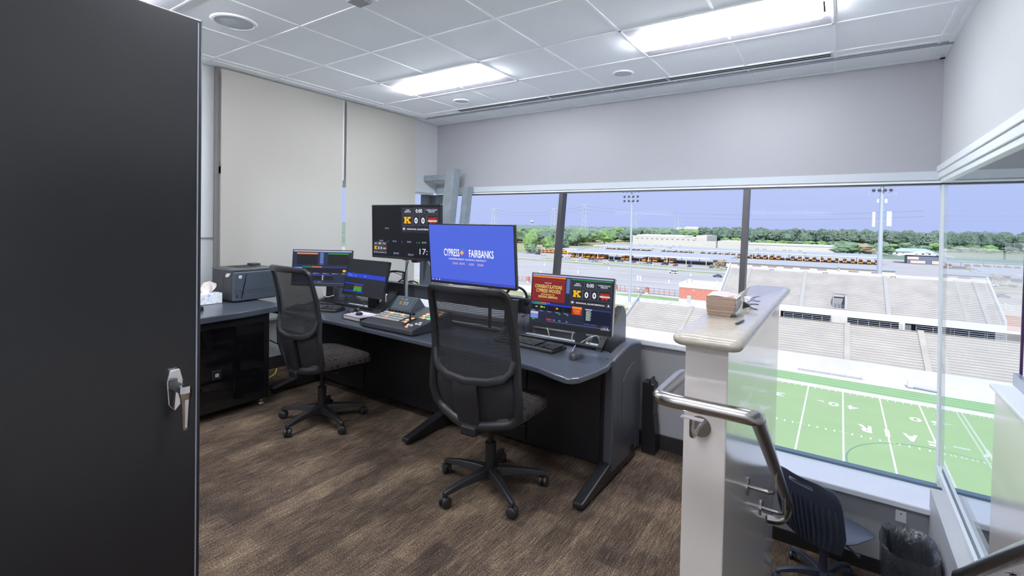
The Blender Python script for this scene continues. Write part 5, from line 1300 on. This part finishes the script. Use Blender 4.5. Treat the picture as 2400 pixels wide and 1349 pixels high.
cars = [(-180, 338.5, .1, 'car', DK, 'dark', 'dark car nearest the left mullion, by the buses'), (-171, 333.5, .2, 'car', SV, 'silver', 'silver car second from the left mullion'), (-163.2, 341, 1.5, 'van', WH, 'white', 'white van facing out beside the bus canopy'),
 (-150.5, 331, .3, 'car', DK, 'dark', 'dark car in the small cluster before the canopy'), (-141.6, 317, 0, 'van', SV, 'silver', 'silver van in the lane below the canopy cluster'), (-146.9, 337.5, .2, 'car', RD, 'red', 'dark red car at the back of the small cluster'), (-128.3, 306.7, 0, 'car', WH, 'white', 'white car low on the lane between the grass strips'),
 (-134.9, 331, .2, 'car', DK, 'dark', 'dark car left of the slim floodlight pole'), (-129, 333, .2, 'car', BL, 'blue', 'dark blue car touching the pole in view'), (-118.6, 331, 1.4, 'car', RD, 'maroon', 'maroon car just right of the slim floodlight pole'), (-112, 329.5, .1, 'car', SV, 'silver', 'silver car beside the dark blue one by the buses'), (-107.5, 331, .2, 'car', BL, 'blue', 'dark blue car beside the silver one by the buses'),
 (-96.5, 329.3, .1, 'van', DK, 'dark', 'dark pickup sized vehicle below the two end buses'), (-88.6, 325.9, 1.4, 'car', RD, 'red', 'red car at the end of the near grass strip'), (-79.8, 326.8, 1.5, 'car', BL, 'blue', 'blue car alone under the dark canopy bay'), (-75.3, 272.9, 0, 'van', WH, 'white', 'white van driving on the open lot'), (-51.8, 269.6, 0, 'car', BL, 'blue', 'blue car above the brick ticket building'),
 (-58.9, 325, .1, 'van', WH, 'white', 'white vehicle by the tan bush, in front'), (-55.4, 337, .1, 'car', WH, 'white', 'white car by the tan bush, behind'), (-211, 356, 0, 'van', DK, 'dark', 'dark vehicle by the tree left of the mullion'), (-203, 352, 0, 'car', WH, 'white', 'white car left of the mullion under the bus line')]
for c in cars: car(*c)
for i, (x, y) in enumerate([(-378.8, 720.7), (-329.6, 702.8), (-321.8, 717.6), (-296.9, 696.5), (-287.0, 714.4), (-270.6, 712.6), (-262.1, 722.4)]):
    nm = ('dark', 'blue', 'silver', 'white', 'red', 'white', 'silver')[i]
    car(x, y, .1*i, 'van', dict(dark=DK, blue=BL, silver=SV, white=WH, red=RD)[nm], nm, ('dark car at the foot of the trees beyond the meadow', 'blue car on the distant meadow road', 'silver car on the distant meadow road', 'white car left of the distant red one', 'red car on the distant meadow road', 'first white car before the cream warehouse, far off', 'silver car just before the cream warehouse, far off')[i], 'cars on the distant road')
# ---- buses
BY = mat('bus_yellow', (.90, .38, .03), .35, coat=.3); BB = mat('bus_black', (.02, .02, .022), .5); BW = mat('bus_roof_white', (.75, .72, .66), .5)
def bus_proto():
    b = MB(); b.rbox(-1.22, 1.22, 1.6, 11, .55, 2.95, .18, 2); b.rbox(-1.1, 1.1, 0, 1.9, .5, 1.55, .15, 2)
    o = b.build('school_bus', BY, smooth=35)
    MB().add([(-1.05, 1.56, 1.7), (1.05, 1.56, 1.7), (1.0, 1.58, 2.5), (-1.0, 1.58, 2.5)], [(0, 1, 2, 3)]).box(-1.235, 1.235, 2.4, 10.6, 1.75, 2.35).build('windows', CG, o, fixn=False)
    MB().box(-1.0, 1.0, -.06, .1, .42, .62).box(-.6, .6, -.03, .05, .7, 1.15).build('bumper_grille', BB, o)
    MB().rbox(-1.1, 1.1, 1.8, 10.9, 2.9, 3.05, .05, 1).build('roof', BW, o)
    MB().box(-.85, .85, 1.50, 1.6, 2.62, 2.88).build('sign_box', mat('bus_orange', (.8, .2, .02), .5), o)
    for sx_ in (-1, 1):
        for y in (1.0, 8.2): MB().cyl((0, 0), .48, -.14, .14, 14, T=TR(sx_*1.02, y, .48) @ RY(PI/2)).build('wheel', CT, o)
    return o
BP = bus_proto(); first = True
def bus(x, y, rz, label, group):
    global first
    if first: o = BP; first = False
    else: o = dup(BP)
    o.location = (x, y, G0); o.rotation_euler = (0, 0, rz); return tag(o, label, 'bus', group)
for i, x in enumerate((-174.4, -170.2, -164.8, -160.8, -156.5, -152.6, -149.1, -132.8, -129.5, -116.9, -113.1, -108.8, -101.2, -97.6)):
    bus(x, 346.3+.3*(i % 3), 0, 'yellow school bus parked nose out under the near canopy', 'school buses under the near canopy')
for i in range(44):
    x = -192+5.0*i
    if i in (9, 10, 17, 25, 31): continue
    bus(x, 456.5+.5*(i % 3), 0, 'yellow school bus under the far canopy row', 'school buses under the far canopy')
for i, x in enumerate((-222, -218, -214, -210, -206, -202, -198.5, -195)):
    bus(x, 384, .9, 'yellow school bus in the slanted row left of the canopy', 'school buses in the slanted row')
# ---- canopies
def canopy(label, x0, x1, yf, yb2, zf, zb, step):
    t = thing('bus_canopy', label, 'canopy', (x0, yf, G0)); L_ = x1-x0; D_ = yb2-yf
    b = MB(); hf, hb = zf-G0, zb-G0
    b.add([(0, 0, hf), (L_, 0, hf), (L_, D_, hb), (0, D_, hb), (0, 0, hf-.5), (L_, 0, hf-.5), (L_, D_, hb-.5), (0, D_, hb-.5)], [(0, 1, 2, 3), (4, 7, 6, 5), (2, 6, 7, 3), (0, 3, 7, 4), (1, 5, 6, 2)])
    b.build('roof', roofm, t); MB().box(0, L_, -.1, .05, hf-.6, hf+.1).build('fascia', white, t)
    n = int(L_/step); cm_ = mat('column_cream', (.72, .68, .60), .7)
    for k in range(n+1): MB().box(k*step, k*step+.35, .4, .75, 0, hf-.4).build('column', cm_, t); MB().box(k*step, k*step+.35, D_-1, D_-.6, 0, hf-.3).build('column', cm_, t)
    return t
canopy('near grey bus canopy across the parking lot', -178, -60, 345, 385, -18.9, -17.9, 13)
canopy('far grey bus canopy in front of the warehouse', -205, 26, 455, 492, -18.2, -17.4, 12)
canopy('small canopy over the slanted row of buses', -234, -190, 388, 404, -19.4, -19.0, 11)
# ---- buildings
def building(label, x, y, parts, name='warehouse'):
    t = thing(name, label, 'building', (x, y, G0))
    for nm, m_, bxs in parts:
        if nm in ('window', 'dock_door', 'roof_units'):
            for q in bxs: MB().box(*q).build(nm.replace('units', 'unit'), m_, t)
        else: b = MB(); [b.box(*q) for q in bxs]; b.build(nm, m_, t)
    return t
wins = [(5+6.2*k, 7.4+6.2*k, -.1, 0, 10.3, 10.9) for k in range(12)]
docks = [(8, 11.5, -.1, 0, 1.0, 3.2), (15, 18.5, -.1, 0, 1.0, 3.2), (28, 31, -.1, 0, 1.0, 3.2), (35, 38.5, -.1, 0, 1, 3.2), (49, 53, -.1, 0, 1, 3.4), (57, 61, -.1, 0, 1, 3.4)]
building('tall cream warehouse with a row of small high windows', -217, 600, [('wall', cream, [(0, 76, 0, 60, 0, 13.4), (76, 88, 4, 60, 0, 16.2), (76, 100, -6, 0, 0, 10)]), ('parapet', mat('parapet_cream', (.80, .78, .74), .8), [(-.3, 76.3, -.3, .2, 13.4, 14.1), (2, 60, 10, 58, 13.9, 15.2)]), ('window', dark, wins), ('dock_door', mat('dock_grey', (.35, .37, .42), .6), docks), ('roof_units', mat('roof_unit_grey', (.6, .62, .64), .6), [(30, 34, 8, 12, 14, 15.8), (44, 48, 8, 12, 14, 15.8), (20, 23, 6, 9, 14, 15.5)])])
building('long low cream building right of the second mullion', -116, 590, [('wall', cream, [(0, 27, 8, 60, 0, 10.6), (27, 118, 0, 55, 0, 8.3), (30, 112, 4, 50, 8.3, 9.2)]), ('roof_edge', mat('grey_roof_edge', (.45, .46, .5), .7), [(27, 118, -.4, 1, 8.1, 8.6)]), ('dock_door', mat('dock_grey', (.35, .37, .42), .6), [(40, 43.5, -.2, 0, 2, 4), (47, 50.5, -.2, 0, 2, 4), (66, 69, -.2, 0, 2, 4), (71, 74, -.2, 0, 2, 4), (80, 83, -.2, 0, 2, 4)])], 'low_building')
building('cream office block with roof plant beyond the warehouse', -286, 1100, [('wall', cream, [(0, 38, 0, 30, 0, 24.5)]), ('window_band', mat('band_grey', (.45, .48, .52), .6), [(1, 37, -.3, 0, 13, 16)]), ('roof_plant', white, [(-14, -2, 4, 14, 20, 25), (4, 32, 6, 16, 24.5, 27)])], 'office_block')
building('beige service building with window openings behind the parapet', -58, 326, [('wall', mat('beige_wall', (.62, .57, .49), .8), [(0, 57, 0, 22, 0, 4.4), (58, 82, 0, 22, 0, 4.6)]), ('roof', roofm, [(-1, 58, -1, 24, 4.4, 4.8), (57, 83, -1, 24, 4.6, 5.0)]), ('window', mat('window_brown', (.30, .24, .24), .5), [(6.5+8.2*k, 11+8.2*k, -.15, 0, 1.2, 3.4) for k in range(6)]+[(62, 66.5, -.15, 0, 1.2, 3.4), (72, 76.5, -.15, 0, 1.2, 3.4)])], 'service_building')
building('tan brick corner building at the end of the near canopy', -68, 338, [('brick_wall', brick2, [(0, 9, 0, 12, 0, 4.6)]), ('window', mat('pale_window', (.5, .58, .62), .3), [(3, 4.6, -.15, 0, .6, 4), (6, 7, -.15, 0, .6, 4)]), ('roof', roofm, [(-2, 12, -2, 14, 4.6, 5)])], 'corner_building')
t = thing('pavilion', 'white single storey pavilion with a blue green hipped roof', 'building', (47, 680, G0))
MB().box(0, 36, 0, 18, 0, 3.6).build('wall', white, t); MB().add([(-1, -1, 3.6), (37, -1, 3.6), (37, 19, 3.6), (-1, 19, 3.6), (8, 9, 7.4), (28, 9, 7.4)], [(0, 1, 5, 4), (1, 2, 5), (2, 3, 4, 5), (3, 0, 4), (0, 3, 2, 1)]).build('roof', mat('roof_blue_green', (.34, .44, .46), .6), t)
[MB().box(3+5.4*k, 4.6+5.4*k, -.15, 0, 1.2, 2.4).build('window', dark, t) for k in range(6)]
t = thing('open_shed', 'open gabled shed with dark bays near the right mullion', 'building', (44, 500, G0))
MB().add([(-6, 0, 6.2), (12, 0, 9.6), (28, 0, 6.4), (-6, 24, 6.2), (12, 24, 9.6), (28, 24, 6.4), (-6, 0, 5.9), (12, 0, 9.2), (28, 0, 6.1)], [(0, 1, 4, 3), (1, 2, 5, 4), (0, 6, 7, 1), (1, 7, 8, 2)]).build('roof', mat('shed_roof', (.6, .6, .62), .6), t, fixn=False)
MB().box(0, 24, 2, 22, 0, 6).build('bay', mat('bay_blue_grey', (.14, .17, .24), .7), t); MB().box(0, 7, 1.6, 1.9, 3.4, 5.6).box(2, 11, 1.4, 1.8, .4, 2.6).box(15, 24, 1.4, 1.8, .3, 2.8).build('stored_goods', mat('stored_pale', (.62, .52, .46), .7), t)
building('long white wall of warehouses on the left horizon', -560, 1500, [('wall', mat('far_wall_cream', (.60, .58, .53), .8), [(0, 150, 0, 20, 0, 15), (180, 290, 0, 20, 0, 17)])], 'distant_warehouse')
building('pale warehouse roofs on the right horizon', 60, 1500, [('wall', mat('far_wall_cream', (.60, .58, .53), .8), [(0, 60, 0, 20, 0, 14), (90, 120, 0, 20, 0, 13)])], 'distant_warehouse')
def house(x, y, s_, label, rc, rz=0):
    t = thing('house', label, 'house', (x, y, G0), rz, 'houses behind the meadow')
    MB().box(-7*s_, 7*s_, -4*s_, 4*s_, 0, 3*s_).build('wall', mat('house_wall', (.62, .48, .42), .8), t)
    MB().add([(-7.6*s_, -4.6*s_, 3*s_), (7.6*s_, -4.6*s_, 3*s_), (7.6*s_, 4.6*s_, 3*s_), (-7.6*s_, 4.6*s_, 3*s_), (-4*s_, 0, 6.2*s_), (4*s_, 0, 6.2*s_)], [(0, 1, 5, 4), (1, 2, 5), (2, 3, 4, 5), (3, 0, 4), (0, 3, 2, 1)]).build('roof', rc, t)
    [MB().box(xa*s_, (xa+1.5)*s_, -4.1*s_, -4*s_, 1, 2.3*s_).build('window', dark, t) for xa in (-3, 2)]
rc1 = mat('roof_taupe', (.34, .29, .29), .8); rc2 = mat('roof_rose', (.48, .38, .36), .8)
house(-405, 830, 1.5, 'rose roofed house just right of the first mullion', rc2); house(-352, 860, 1.7, 'taupe roofed house behind the lattice pylon', rc1, .3); house(-318, 870, 1.8, 'rose roofed house with the white chimney end', rc2, -.2); house(-290, 880, 1.6, 'taupe roofed house left of the slim floodlight', rc1, .1)
# ---- pylons, water tower
def pylon(x, y, top, w_, label):
    t = thing('lattice_pylon', label, 'pylon', (x, y, G0)); h = top-G0; b = MB(); r = .28*w_/7
    def P(s1, s2, u): ww = w_/2*(1-.72*u); return (s1*ww, s2*ww, h*u)
    for s1 in (-1, 1):
        for s2 in (-1, 1): b.tube([P(s1, s2, 0), P(s1, s2, 1)], r, 4)
    for k in range(8):
        u0, u1 = k/8, (k+1)/8
        b.tube([P(-1, -1, u0), P(1, -1, u1)], r*.6, 4).tube([P(1, -1, u0), P(-1, -1, u1)], r*.6, 4)
    b.build('lattice_legs', mat('pylon_grey', (.46, .50, .58), .6), t)
    b = MB(); [b.tube([(-w_*.9, 0, h*u), (w_*.9, 0, h*u)], r*.8, 4) for u in (.78, .88, .98)]; b.build('crossarms', mat('pylon_grey', (.46, .50, .58), .6), t)
pylon(-650, 900, 35.6, 16, 'distant pylon left of the first mullion, above the blue monitor'); pylon(-342, 620, 25.4, 9, 'lattice pylon hidden partly by the first mullion'); pylon(-331, 700, 34.3, 10, 'tall lattice pylon between first mullion and slim floodlight'); pylon(-392, 1100, 29.5, 12, 'far pylon right beside the slim floodlight'); pylon(-433, 1600, 34.6, 18, 'farthest pylon above the office block')
def wire(p, q, sag, label, k=14):
    P_ = [Vector(p)+(Vector(q)-Vector(p))*i/k-Vector((0, 0, sag*4*(i/k)*(1-i/k))) for i in range(k+1)]
    tag(MB().tube(P_, .16, 4).build('power_line', mat('wire_grey', (.25, .27, .34), .6)), label, 'power line')
wire((-650, 900, 33.5), (-331, 700, 32), 9, 'upper power line sagging between the two leftmost pylons'); wire((-650, 900, 27), (-331, 700, 27), 9, 'lower power line sagging between the two leftmost pylons')
wire((-331, 700, 32), (60, 560, 20), 8, 'power line running right from the tall pylon past the slim floodlight'); wire((-331, 700, 27), (60, 560, 15), 8, 'lower power line running right from the tall pylon')
t = thing('water_tower', 'tiny white water tower on the left horizon', 'water tower', (-1831, 3000, G0))
MB().cyl((0, 0), 3, 0, 38, 10).build('stem', white, t); MB().lathe([(2, 36), (12, 42), (14, 47), (11, 52), (.1, 55)], 16).build('tank', white, t, smooth=True)
# ---- trees
def crown(seed, squash=1.0, lumps=7, pine=False):
    r = random.Random(seed); b = MB()
    for k in range(lumps):
        bm = bmesh.new(); bmesh.ops.create_icosphere(bm, subdivisions=3 if lumps < 6 else 2, radius=1)
        a = r.uniform(0, 2*PI); d = r.uniform(0, .55) if k else 0; zc = .62+r.uniform(-.22, .24) if not pine else .70+r.uniform(-.18, .2)
        s_ = r.uniform(.28, .42) if k else .45
        if pine: s_ *= .75; d *= .7
        for v in bm.verts:
            n = v.co.normalized(); q = 1+.30*r.uniform(-1, 1)
            v.co = Vector((d*math.cos(a)*.7+n.x*s_*q, d*math.sin(a)*.7+n.y*s_*q, zc+n.z*s_*q*squash*.75))
        b.bm(bm)
    return b
LF = {'bright': (.17, .29, .10), 'mid': (.15, .23, .14), 'dark': (.115, .175, .13), 'pine': (.15, .205, .165), 'tan': (.30, .25, .17)}  # pine tone is paled and blued for the distance haze
def leafmat(k):
    c = LF[k]; return mat('foliage_'+k, c, .9, var=.3, vscale=5)
bark = mat('bark_grey', (.28, .24, .20), .9)
tp = {}
def tree(x, y, w_, h_, kind, label, group, name='tree', seedn=None):
    key = (kind, rnd.randint(0, 2), name)
    if key not in tp:
        o = crown(hash(key[1])+len(kind)*7, 1, 8 if kind != 'pine' else 5, kind == 'pine').build(name, leafmat(kind), fixn=False)
        if name == 'tree': MB().tube([(0, 0, 0), (.01, 0, .3), (0, .01, .7)], [.035, .028, .018], 7).build('trunk', bark, o)
        tp[key] = o
    else: o = dup(tp[key])
    o.location = (x, y, G0); o.scale = (w_, w_, h_); o.rotation_euler = (0, 0, rnd.uniform(0, 6))
    return tag(o, label, 'tree' if name == 'tree' else 'bush', group)
tree(-229, 374, 13, 17, 'bright', 'bright green tree standing alone left of the first mullion', None)
tree(-222, 392, 12, 13.5, 'bright', 'round green tree directly behind the lone bright tree', None)
tree(-212, 396, 13, 15, 'mid', 'olive green tree partly behind the first mullion', None)
tree(-224, 366, 9, 7, 'mid', 'low bushy tree in front of the lone bright tree', None)
tree(-272, 548, 16, 17, 'mid', 'loose leafed tree right of the first mullion, by the hedge', None)
for i, x in enumerate((-290, -283, -276)): tree(x, 552, 11, 7, 'dark', 'dark green rounded hedge tree right of the first mullion', 'hedge trees', 'hedge_bush')
tree(-61.5, 331, 6, 5, 'tan', 'tan leafless bush at the end of the near canopy', None, 'bush')
tree(-66.5, 327, 3, 2, 'mid', 'small green shrub beside the tan bush', None, 'bush')
tree(6, 600, 24, 13, 'mid', 'wide green tree before the pines, left of the thick pole', None); tree(16, 610, 20, 11, 'tan', 'brownish green tree just left of the thick pole', None); tree(36, 640, 14, 12, 'mid', 'green tree just right of the thick pole', None)
for i in range(46):
    u = i/45; x = -470+200*u+rnd.uniform(-8, 8); y = 560+rnd.uniform(-25, 260)*(.3+.7*u)
    tree(x*y/600 if u < .3 else x, y, rnd.uniform(20, 30), rnd.uniform(15, 20), rnd.choice(['mid', 'dark', 'dark', 'bright']), 'leafy tree in the dense wood behind the meadow', 'trees in the left wood')
for i in range(34):
    x = -395+rnd.uniform(0, 190); y = 905+rnd.uniform(0, 120)
    tree(x, y, rnd.uniform(20, 32), rnd.uniform(15, 21), rnd.choice(['mid', 'dark', 'bright']), 'leafy tree behind the row of houses', 'trees behind the houses')
for i in range(30):
    x = -300+rnd.uniform(0, 95); y = 770+rnd.uniform(0, 60)
    tree(x, y, rnd.uniform(18, 26), rnd.uniform(16, 21), rnd.choice(['mid', 'dark']), 'leafy tree just behind the tall warehouse', 'trees behind the warehouse')
for i in range(96):
    x = -205+i*4.9+rnd.uniform(-3, 3); y = 890+rnd.uniform(-15, 60)
    tree(x, y, rnd.uniform(15, 22), rnd.uniform(21.5, 25.5), rnd.choice(['pine', 'pine', 'dark']), 'tall pine in the long belt behind the low buildings', 'pines in the long tree belt')
for i in range(30):
    x = -150+i*14+rnd.uniform(-5, 5)
    tree(x, 850+rnd.uniform(-8, 8), rnd.uniform(12, 18), rnd.uniform(6, 10), rnd.choice(['mid', 'bright']), 'low green tree at the foot of the pine belt', 'low trees before the pines')
# far woods nobody could count
b = MB()
for i in range(1500):
    y = rnd.uniform(1150, 5200)**1; x = rnd.uniform(-1.05, .42)*y; h_ = rnd.uniform(9, 17)+ (y/900)
    w_ = rnd.uniform(18, 45)*(1+y/4000); n = 7
    vs = [(x, y, G0+h_)]+[(x+w_*.6*math.cos(2*PI*k/n), y+w_*.4*math.sin(2*PI*k/n), G0+h_*rnd.uniform(.72, .92)) for k in range(n)]+[(x+w_*math.cos(2*PI*k/n), y+w_*.6*math.sin(2*PI*k/n), G0) for k in range(n)]
    b.add(vs, [(0, 1+k, 1+(k+1) % n) for k in range(n)]+[(1+k, 8+k, 8+(k+1) % n, 1+(k+1) % n) for k in range(n)])
o = b.build('distant_woods', mat('far_woods_haze', (.17, .225, .20), .95, var=.35, vscale=.01), fixn=False); o['kind'] = 'stuff'; tag(o, 'haze-tinted distant woods filling the plain up to the horizon', 'woods')  # distance haze is put into the colour as a paler, bluer green
